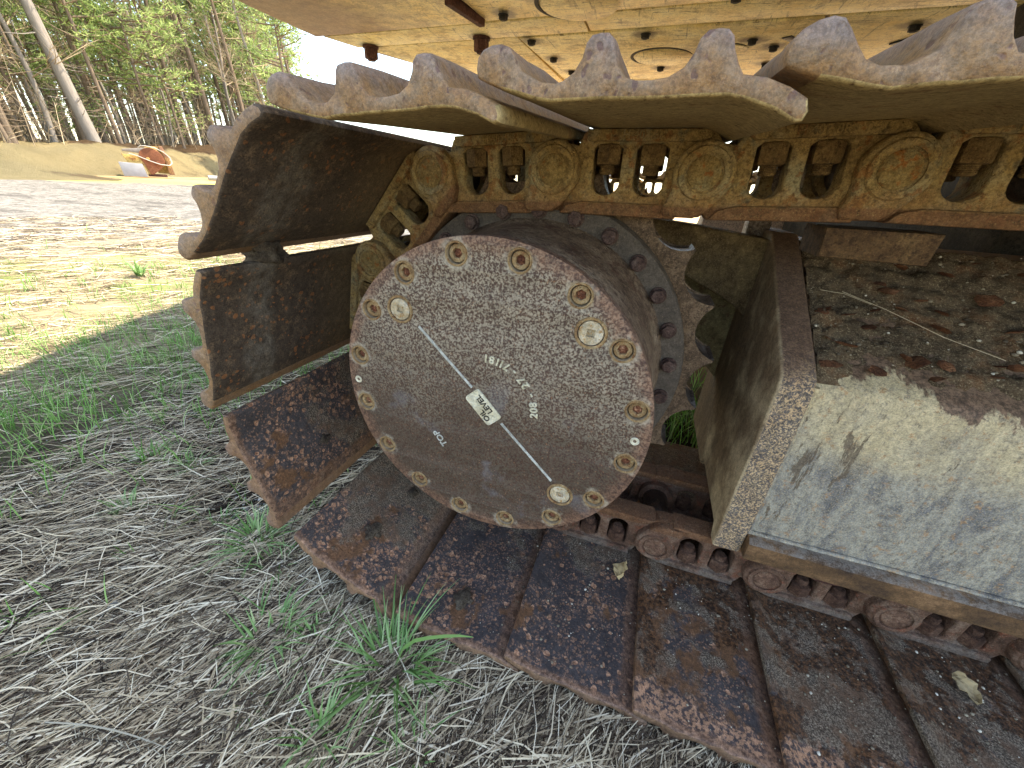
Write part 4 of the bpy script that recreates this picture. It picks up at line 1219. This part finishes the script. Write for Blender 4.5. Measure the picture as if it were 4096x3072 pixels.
tufts = [((-.337, -.426), .085, 90, 'spiky green grass tuft left of the longest-bladed tuft near the shoes'),
         ((-.095, -.386), .12, 130, 'largest grass tuft, one long blade reaching over the bottom shoe'),
         ((-.279, -.508), .05, 36, 'small grass tuft in straw below the spiky tuft'),
         ((-.551, -.268), .085, 110, 'grass tuft under the overlapping corners of two rust-spotted shoes'),
         ((-.957, -.304), .06, 40, 'thin grass tuft alone in straw at the left of the track'),
         ((-.695, -.249), .05, 34, 'short grass tuft beside the pebbles by the shoe corner'),
         ((-.965, -.126), .06, 44, 'grass tuft near the corner of the orange-rusted shoe'),
         ((-.143, -.517), .07, 42, 'grass tuft at the bottom edge of the picture, left one of two'),
         ((.003, -.481), .07, 40, 'grass tuft at the bottom edge of the picture, right one of two'),
         ((-1.117, -.143), .06, 40, 'loose grass tuft at the edge of the green patch'),
         ((-.25, -.40), .06, 50, 'grass tuft with spread blades between the spiky and the largest tufts'),
         ((-3.45, 1.25), .16, 60, 'low weedy tuft in the sunlit straw near the gravel'),
         ((-.46, -.30), .06, 44, 'grass tuft pressed against the shoe with a mud plug')]
for i, ((x, y), h, nb, lab) in enumerate(tufts):
    it = []
    z0 = gheight(x, y)
    rad = .014 + .0002 * nb
    for b in range(int(nb * .85)):
        az = random.random() * 6.28; r0 = rad * math.sqrt(random.random())
        it.append(blade(Vector((r0 * math.cos(az), r0 * math.sin(az), -.004)), h * random.uniform(.5, 1.15), random.uniform(.25, 1.25), az + random.gauss(0, .6), random.uniform(.0014, .0028) * (1 if x > -2 else 2.4), random.uniform(.5, .95), 6))
    if i == 1:
        pts = [Vector(q) - Vector((x, y, z0)) for q in ((-.092, -.385, -.485), (-.066, -.387, -.405), (-.043, -.385, -.371), (-.018, -.381, -.354), (.008, -.375, -.343), (.032, -.370, -.335), (.054, -.365, -.333))]
        it.append((pts, [.0028, .0032, .0032, .0030, .0027, .0021, .0006], Vector((-.25, .45, .86))))
    v, f = ribbons(it, 6)
    o = link_obj('grass_tuft', MB().add(v, f).mesh('grass_tuft', [MT['tuft']], 0), None, (x, y, z0))
    tag(o, lab, 'grass tuft', 'grass tufts by the track')

sp_ = MB()
for q in range(1500):
    cl = random.random()
    if cl < .35: x, y = random.gauss(-.60, .05), random.gauss(-.20, .035)
    elif cl < .6: x, y = random.gauss(-.50, .10), random.gauss(-.50, .05)
    else: x, y = random.uniform(-1.5, .6), random.uniform(-.68, .1)
    if inside_track(x, y): continue
    r = .002 + .005 * random.random() ** 3
    v, f = rock(r, q, 1); sp_.add(v, f, 0, Matrix.Translation((x, y, gheight(x, y) + r * .3 + .003)) @ Matrix.Rotation(random.random() * 6, 4, 'Z'))
tag(link_obj('pebbles', sp_.mesh('pebbles', [MT['stone']], 60)), 'small grey pebbles among the straw', kind='stuff')
for (x, y), r, lab in [((.009, -.470), .009, 'white pebble in the straw between the two bottom-edge tufts'), ((-.245, -.415), .011, 'speckled grey stone beside the spiky grass tuft'),
                       ((-.688, -.482), .013, 'larger grey stone on bare soil left of the tufts'), ((-.288, -.555), .007, 'pale stone near the bottom edge in the straw'), ((-.85, -.02), .012, 'smooth white pebble against the orange-rusted shoe')]:
    v, f = rock(r, x * 10, 2, (1, .8, .7), .3)
    m_ = simple('stone ' + lab[:5], rgb(196, 190, 176) if 'white' in lab or 'pale' in lab else rgb(140, 140, 136), .8, 200, .3)
    o = link_obj('stone', MB().add(v, f).mesh('stone', [m_], 60), None, (x, y, gheight(x, y) + r * .5 + .006)); tag(o, lab, 'stone')
stk = MB(); P0 = Vector((-.545, -.645, GZ + .028)); P1 = Vector((-.300, -.600, GZ + .03)); D = P1 - P0
pts = [P0 + D * t + Vector((0, .008 * math.sin(3 * t), .006 * math.sin(5 * t))) for t in np.linspace(0, 1, 12)]
stk.add(*tube(pts, [.0008 + .0006 * (1 - abs(2 * t - .6)) for t in np.linspace(0, 1, 12)], 6))
for t in np.linspace(.15, .95, 26):
    p = P0 + D * t; a = random.uniform(.2, .7) * random.choice((-1, 1)); L = random.uniform(.010, .026)
    dd = (Matrix.Rotation(a, 3, 'Z') @ D.normalized()); stk.add(*tube([p, p + dd * L + Vector((0, 0, .003))], .0005, 4))
tag(link_obj('dead_stalk', stk.mesh('dead_stalk', [simple('stalk', rgb(164, 156, 138), .8, 90, .15)])), 'pale fuzzy dead weed stalk lying in the straw at lower left', 'stalk')

# ------------------------------------------------------------------ winch, block and pipe across the gravel
yel = rust_mat('faded yellow', rgb(140, 108, 62), rgb(190, 160, 96), rgb(204, 180, 122), .12, patch=rgb(128, 76, 44))
rus = rust_mat('drum rust', rgb(104, 64, 46), rgb(132, 82, 58), rgb(146, 100, 72), .1)
wloc = pol(148.2, 29.6, GZ + .03); vdir = math.atan2(wloc.y - CAM.y, wloc.x - CAM.x)
WN = thing('cable_winch', 'yellow and rust cable winch with round drum beyond the gravel', 'winch', wloc, vdir - PI / 2)
def wp_(name, mb, mats, **k): return link_obj(name, mb.mesh(name, mats), WN)
q = MB(); q.add(*outline([[(.30, .20), (.92, .16), (.84, 1.0), (.70, 1.42), (.30, 1.40), (.05, 1.36), (.05, .9), (.30, .8)]], .25, .55, .02)); wp_('housing', q, [yel])
q = MB(); q.add(*outline([[(.74, .14), (.96, .14), (.90, .9), (.76, 1.44), (.62, 1.44), (.70, 1.0)]], -.05, .6, .02)); wp_('side_frame', q, [rust_mat('brown frame', rgb(96, 66, 54), rgb(140, 104, 84), rgb(190, 150, 90), .12)])
q = MB(); q.add(*outline([[(-.92, 1.02), (-.86, .98), (-.1, .92), (.05, .55), (.12, .12), (-.08, .10), (-.22, .55), (-.26, .62), (-.78, .62)]], -.15, .15, .02)); wp_('arm', q, [yel])
q = MB(); q.add(*outline([[(-.85, 1.1), (-.2, 1.06), (.1, 1.1), (.1, 1.32), (-.4, 1.26), (-.85, 1.2)]], .1, .35, .02)); wp_('top_bracket', q, [MT['barkgrey']])
dr = arc(.2, .82, .5, -30, 165, 26) + [(-.16, .62), (-.02, .14), (.08, .12), (.45, .38)]
q = MB(); q.add(*outline([dr], -.22, -.12, .02, res=2)); DM = wp_('drum_cover', q, [rus])
q = MB(); q.add(*shift(outline([circle(0, 0, .08, 16)], -.30, -.2, .01), (.05, 0, .82))); link_obj('hub_bolt', q.mesh('hub_bolt', [yel]), DM)
q = MB(); q.add(*shift(outline([circle(0, 0, .12, 18)], -.26, -.2, .01), (.42, 0, .62))); link_obj('bearing_cap', q.mesh('bearing_cap', [rus]), DM)
q = MB(); q.add(*boxv((.25, .1, .08), (.75, .5, .12), .02)); wp_('skid', q, [MT['redsteel']])
q = MB(); cab = [(-.62, -.2, 1.02), (-.3, -.25, .92), (.1, -.36, .74), (.5, -.38, .60), (.85, -.3, .58), (.98, -.2, .70), (.95, -.1, .95), (.75, -.1, 1.18), (.45, -.2, 1.34), (.1, -.25, 1.40), (-.1, -.2, 1.38), (-.2, -.1, 1.30)]
cab = [tuple(Vector(cab[i]).lerp(Vector(cab[i + 1]), t)) for i in range(len(cab) - 1) for t in (0, .5)] + [cab[-1]]
q.add(*tube(cab, .022, 6)); wp_('cable', q, [simple('cable steel', rgb(176, 172, 164), .5)])
BLK = MB(); BLK.add(*outline([[(-.45, 0), (.45, 0), (.38, .58), (-.5, .62)]], -.3, .3, .02))
bo = link_obj('concrete_block', BLK.mesh('concrete_block', [simple('block white', rgb(150, 152, 156), .7, 4, .3)]), None, wloc + Matrix.Rotation(vdir - PI / 2, 3, 'Z') @ Vector((-.62, -.05, 0)), (0, 0, vdir - PI / 2))
tag(bo, 'whitish block standing under the left end of the yellow winch', 'block')
pm = MB(); pm.add(*lathe([(.105, 0), (.12, .0), (.12, 6), (.105, 6), (.105, 0)], 20))
pp_ = link_obj('pipe', pm.mesh('pipe', [simple('grey pipe', rgb(150, 150, 148), .5)]), None, pol(143.6, 28.6, GZ + .14), (0, 0, R(143.6) - PI / 2 - PI / 2 + R(8)))
tag(pp_, 'grey pipe lying on the grass at the foot of the sand bank', 'pipe')

# ------------------------------------------------------------------ the wood behind the bank
def rdir(a, e): return Vector((math.cos(a) * math.cos(e), math.sin(a) * math.cos(e), math.sin(e)))
def trunk_pts(H, wob, seed):
    return [Vector((wob * mnoise.noise(Vector((t * 2.2, seed, 0))), wob * mnoise.noise(Vector((t * 2.2, seed, 5))), H * t)) for t in np.linspace(0, 1, 12)]
def tri_spray(V, F, c, r, n, ln, wd, rs):
    for _ in range(n):
        a = rs.random() * 6.283; e = rs.uniform(-.5, 1.1); d = rdir(a, e)
        s = d.cross(Vector((rs.gauss(0, 1), rs.gauss(0, 1), rs.gauss(0, 1)))).normalized() * wd
        b = c + Vector((rs.gauss(0, r), rs.gauss(0, r), rs.gauss(0, r * .45)))
        o = len(V); V += [tuple(b - s), tuple(b + s), tuple(b + d * ln)]; F.append((o, o + 1, o + 2))
def make_pine(seed, H, r0, low, dens):
    rs = random.Random(seed)
    tp = trunk_pts(H, .35, seed); rad = [r0 * (1 - .85 * t) for t in np.linspace(0, 1, 12)]
    tb = MB(); tb.add(*tube(tp, rad, 8))
    V = []; F = []
    at = lambda t: tp[min(10, int(t * 11))].lerp(tp[min(10, int(t * 11)) + 1], t * 11 - min(10, int(t * 11)))
    nb = int(46 * dens)
    for i in range(nb):
        t = low + (1 - low) * (i + rs.random()) / nb
        a = rs.random() * 6.283; L = (.6 + 2.9 * (1 - t) ** .7 * (.5 + .5 * min(1, (t - low) / .15))) * rs.uniform(.6, 1.2)
        p = at(min(.99, t)); e = rs.uniform(-.1, .45)
        d = rdir(a, e); mid = p + d * L * .55 + Vector((0, 0, -.05 * L)); end = p + d * L + Vector((0, 0, .05 * L))
        tb.add(*tube([p, mid, end], [.045, .03, .012], 4, False))
        for k in range(int(3 + L * 2.2)):
            s = rs.uniform(.35, 1.05); c = (p.lerp(mid, s * 2) if s < .5 else mid.lerp(end, (s - .5) * 2)) + Vector((rs.gauss(0, .18 * L * .5), rs.gauss(0, .18 * L * .5), rs.gauss(.03, .08)))
            tri_spray(V, F, c, .15, 8, .32, .036, rs)
    for i in range(int(26)):                    # dead lower branches
        t = rs.uniform(.06, max(low, .2)); p = at(t); d = rdir(rs.random() * 6.283, rs.uniform(-.25, .35)); L = rs.uniform(.5, 2.2)
        tb.add(*tube([p, p + d * L * .5 + Vector((0, 0, -.06)), p + d * L], [.022, .016, .008], 3, False))
    return tb.mesh('trunk', [MT['bark']], 60), MB().add(V, F).mesh('crown', [MT['needle']], 0)
def make_bare(seed, H, r0, mat='twig'):
    rs = random.Random(seed); tb = MB()
    tp = trunk_pts(H, .5, seed); tb.add(*tube(tp, [r0 * (1 - .88 * t) for t in np.linspace(0, 1, 12)], 7))
    cr = MB()
    def grow(p, d, L, r, lev):
        pts = [p]; q = p; dd = d
        for s in range(3):
            dd = (dd + Vector((rs.gauss(0, .16), rs.gauss(0, .16), rs.gauss(.07, .12)))).normalized(); q = q + dd * L / 3; pts.append(q)
        cr.add(*tube(pts, [r, r * .8, r * .6, r * .4], 3 if lev else 4, False))
        if lev < 2:
            for k in range(5 if lev == 0 else 4):
                t = rs.uniform(.25, 1); b = pts[min(2, int(t * 3))].lerp(pts[min(2, int(t * 3)) + 1], t * 3 - min(2, int(t * 3)))
                nd = (dd + rdir(rs.random() * 6.283, rs.uniform(-.2, .5)) * .8).normalized(); grow(b, nd, L * rs.uniform(.4, .65), max(.007, r * .5), lev + 1)
    for i in range(20):
        t = rs.uniform(.16, .98); k = min(10, int(t * 11)); p = tp[k].lerp(tp[k + 1], t * 11 - k)
        grow(p, rdir(rs.random() * 6.283, rs.uniform(.1, .9)), H * rs.uniform(.12, .22) * (1.1 - .5 * t), .036 * (1.1 - t * .7), 0)
    return tb.mesh('trunk', [MT['barkgrey' if mat == 'twig' else mat]], 60), cr.mesh('branches', [MT['twig']], 0)
def make_sapling(seed, H, leafmat, nleaf, spread):
    rs = random.Random(seed); tb = MB(); V = []; F = []
    for i in range(7):
        a = rs.random() * 6.283; d = rdir(a, rs.uniform(.7, 1.4)); L = H * rs.uniform(.6, 1)
        e = d * L; tb.add(*tube([Vector((0, 0, 0)), e * .5 + Vector((0, 0, .1)), e], [.03, .02, .008], 4, False))
        for k in range(nleaf // 7):
            c = e * rs.uniform(.25, 1) + Vector((rs.gauss(0, spread), rs.gauss(0, spread), rs.gauss(0, spread * .5)))
            tri_spray(V, F, c, .06, 3, .13, .05, rs)
    return tb.mesh('trunk', [MT['twig']], 60), MB().add(V, F).mesh('foliage', [leafmat], 0)
PINES = [make_pine(1, 19, .17, .34, 1.15), make_pine(2, 17, .14, .30, 1.0), make_pine(3, 21, .19, .45, 1.1), make_pine(4, 15, .11, .30, 1.1), make_pine(5, 13, .09, .22, 1.1)]
BARES = [make_bare(11, 15, .12), make_bare(12, 12, .09), make_bare(13, 17, .13)]
SAPS = [make_sapling(21, 3.0, MT['brownleaf'], 240, .45), make_sapling(22, 3.6, MT['brownleaf'], 200, .5)]
YPIN = [make_sapling(31, 3.5, MT['needle'], 420, .40)]
protos = {}
def put_tree(kind, meshes, loc, sc, rz, lean, name, label, cat, group):
    key = (kind, meshes[0].name)
    if key not in protos:
        r = thing(name, label, cat, loc, rz, group); link_obj('trunk', meshes[0], r)
        link_obj({'pine': 'crown', 'bare': 'branches'}.get(kind, 'foliage'), meshes[1], r)
        for ch in r.children:
            if not ch.name.startswith('trunk'): ch['kind'] = 'stuff'
        protos[key] = r
    else:
        r = dup(protos[key], loc); r['label'] = label
    r.scale = (sc,) * 3
    # lean to the left as the trunks do in the picture
    r.rotation_euler = (Matrix.Rotation(lean, 4, Vector((math.sin(R(150)), -math.cos(R(150)), 0)) .cross(Vector((0, 0, 1)))) @ Matrix.Rotation(rz, 4, 'Z')).to_euler()
    return r
LP = 'tall slender pine standing in the wood behind the sand bank'
LB = 'bare leafless tree standing among the pines behind the sand bank'
rs = random.Random(78)
placed = []
tries = 0
n_p = n_b = 0
while n_p + n_b < 140 and tries < 5000:
    tries += 1
    az = rs.uniform(133.5, 177); b = bank_base(az); d = b + 5.5 + 26 * rs.random() ** 1.35
    if az < 137 and d < b + 8: continue
    p = pol(az, d)
    if any((p - q).length < 1.25 for q in placed): continue
    placed.append(p); p = Vector((p.x, p.y, bank_h(az, d) - .1))
    lean = R(rs.gauss(3.0, 1.4))
    dv_ = p - CAM; zz_ = dv_.dot(_fwd); px_ = 512 + 387.65 * dv_.dot(_r2) / zz_
    where = 'past the left edge' if px_ < 0 else 'at the far left of the picture' if px_ < 55 else 'left of the thick leaning trunk' if px_ < 108 else 'above the yellow winch' if px_ < 165 else 'above the grey pipe' if px_ < 215 else 'behind the top left track shoe'
    depth_ = 'front row' if d < b + 12 else 'middle rows' if d < b + 20 else 'back rows'
    if rs.random() < .76:
        put_tree('pine', rs.choice(PINES), p, rs.uniform(.85, 1.15), rs.random() * 6.28, lean, 'pine_tree', 'slender pine, %s of the wood, %s' % (depth_, where), 'tree', 'pines in the wood'); n_p += 1
    else:
        put_tree('bare', rs.choice(BARES), p, rs.uniform(.75, 1.15), rs.random() * 6.28, lean, 'bare_tree', 'bare leafless tree, %s of the wood, %s' % (depth_, where), 'tree', 'bare trees in the wood'); n_b += 1
for az, d in ((173, 29), (170, 31), (167, 30), (165.5, 29), (163, 31), (160, 32.5), (171.5, 33), (175, 30)):
    p = pol(az, d); p.z = bank_h(az, d) - .05
    put_tree('shrub', rs.choice(SAPS), p, rs.uniform(.7, 1.0), rs.random() * 6, 0, 'beech_sapling', 'low sapling with brown dead leaves at the edge of the wood on the left', 'sapling', 'brown-leaved saplings')
for az, d, s in ((172, 30, 1.0), (168.5, 31, .9), (152, 39, .9), (145, 42, 1.0)):
    p = pol(az, d); p.z = bank_h(az, d) - .05 + (1.6 if az > 165 else .3)
    put_tree('young', YPIN[0], p, s, rs.random() * 6, 0, 'young_pine', 'young bright green pine with low branches at the edge of the wood', 'tree', 'young pines')
# the thick leaning trunk
bt, bc = make_pine(40, 21, .30, .50, 1.1); bt.materials[0] = MT['barkgrey']
p = pol(151.5, 34.5); p.z = bank_h(151.5, 34.5) - .15
put_tree('pine', (bt, bc), p, 1, 1.0, R(5.5), 'leaning_tree', 'thickest grey trunk leaning left at the edge of the wood', 'tree', None)
# the pine at the right end of the wood, against the sky
p = pol(134.2, 36); p.z = bank_h(134.2, 36)
put_tree('pine', make_pine(50, 13.5, .12, .10, 1.2), p, 1, .5, R(2.5), 'pine_tree', 'lone pine with feathery branches at the right end of the wood against the sky', 'tree', None)
p = pol(137, 37); p.z = bank_h(137, 37)
put_tree('bare', make_bare(51, 15, .14), p, 1, .2, R(2), 'bare_tree', 'forked bare tree beside the lone pine at the right end of the wood', 'tree', None)
# far part of the wood, reads as one mass
V = []; F = []; fw = MB(); rs2 = random.Random(5)
for i in range(330):
    az = rs2.uniform(134, 182); d = rs2.uniform(62, 84); p = pol(az, d, 1.2); H = rs2.uniform(12, 20)
    fw.add(*tube([p, p + Vector((rs2.gauss(0, .4), rs2.gauss(0, .4), H))], [.16, .05], 4, False), 0)
    for k in range(13):
        tri_spray(V, F, p + Vector((rs2.gauss(0, 1.3), rs2.gauss(0, 1.3), H * rs2.uniform(.38, 1))), .5, 6, .7, .16, rs2)
fw.add(V, F, 1)
tag(link_obj('far_wood', fw.mesh('far_wood', [MT['barkgrey'], MT['needle']], 0)), 'far depth of the wood reading as one mass of stems and needles', kind='stuff')
# understorey of pale twigs along the wood's edge
un = MB(); rs3 = random.Random(9)
for i in range(480):
    az = rs3.uniform(134, 180); d = bank_base(az) + rs3.uniform(4.5, 20); p = pol(az, d); p.z = bank_h(az, d) - .05
    a = rs3.random() * 6.283; L = rs3.uniform(1.0, 4.5); dd = rdir(a, rs3.uniform(.7, 1.5))
    q = p + dd * L; un.add(*tube([p, p + dd * L * .5 + Vector((0, 0, .1)), q], [.020, .014, .007], 3, False))
    for k in range(5):
        s = p.lerp(q, rs3.uniform(.3, .95)); e = s + rdir(rs3.random() * 6.283, rs3.uniform(0, 1)) * rs3.uniform(.3, .9)
        un.add(*tube([s, e], [.011, .006], 3, False))
tag(link_obj('undergrowth', un.mesh('undergrowth', [MT['twig']], 0)), 'pale tangled twigs of undergrowth along the edge of the wood', kind='stuff')
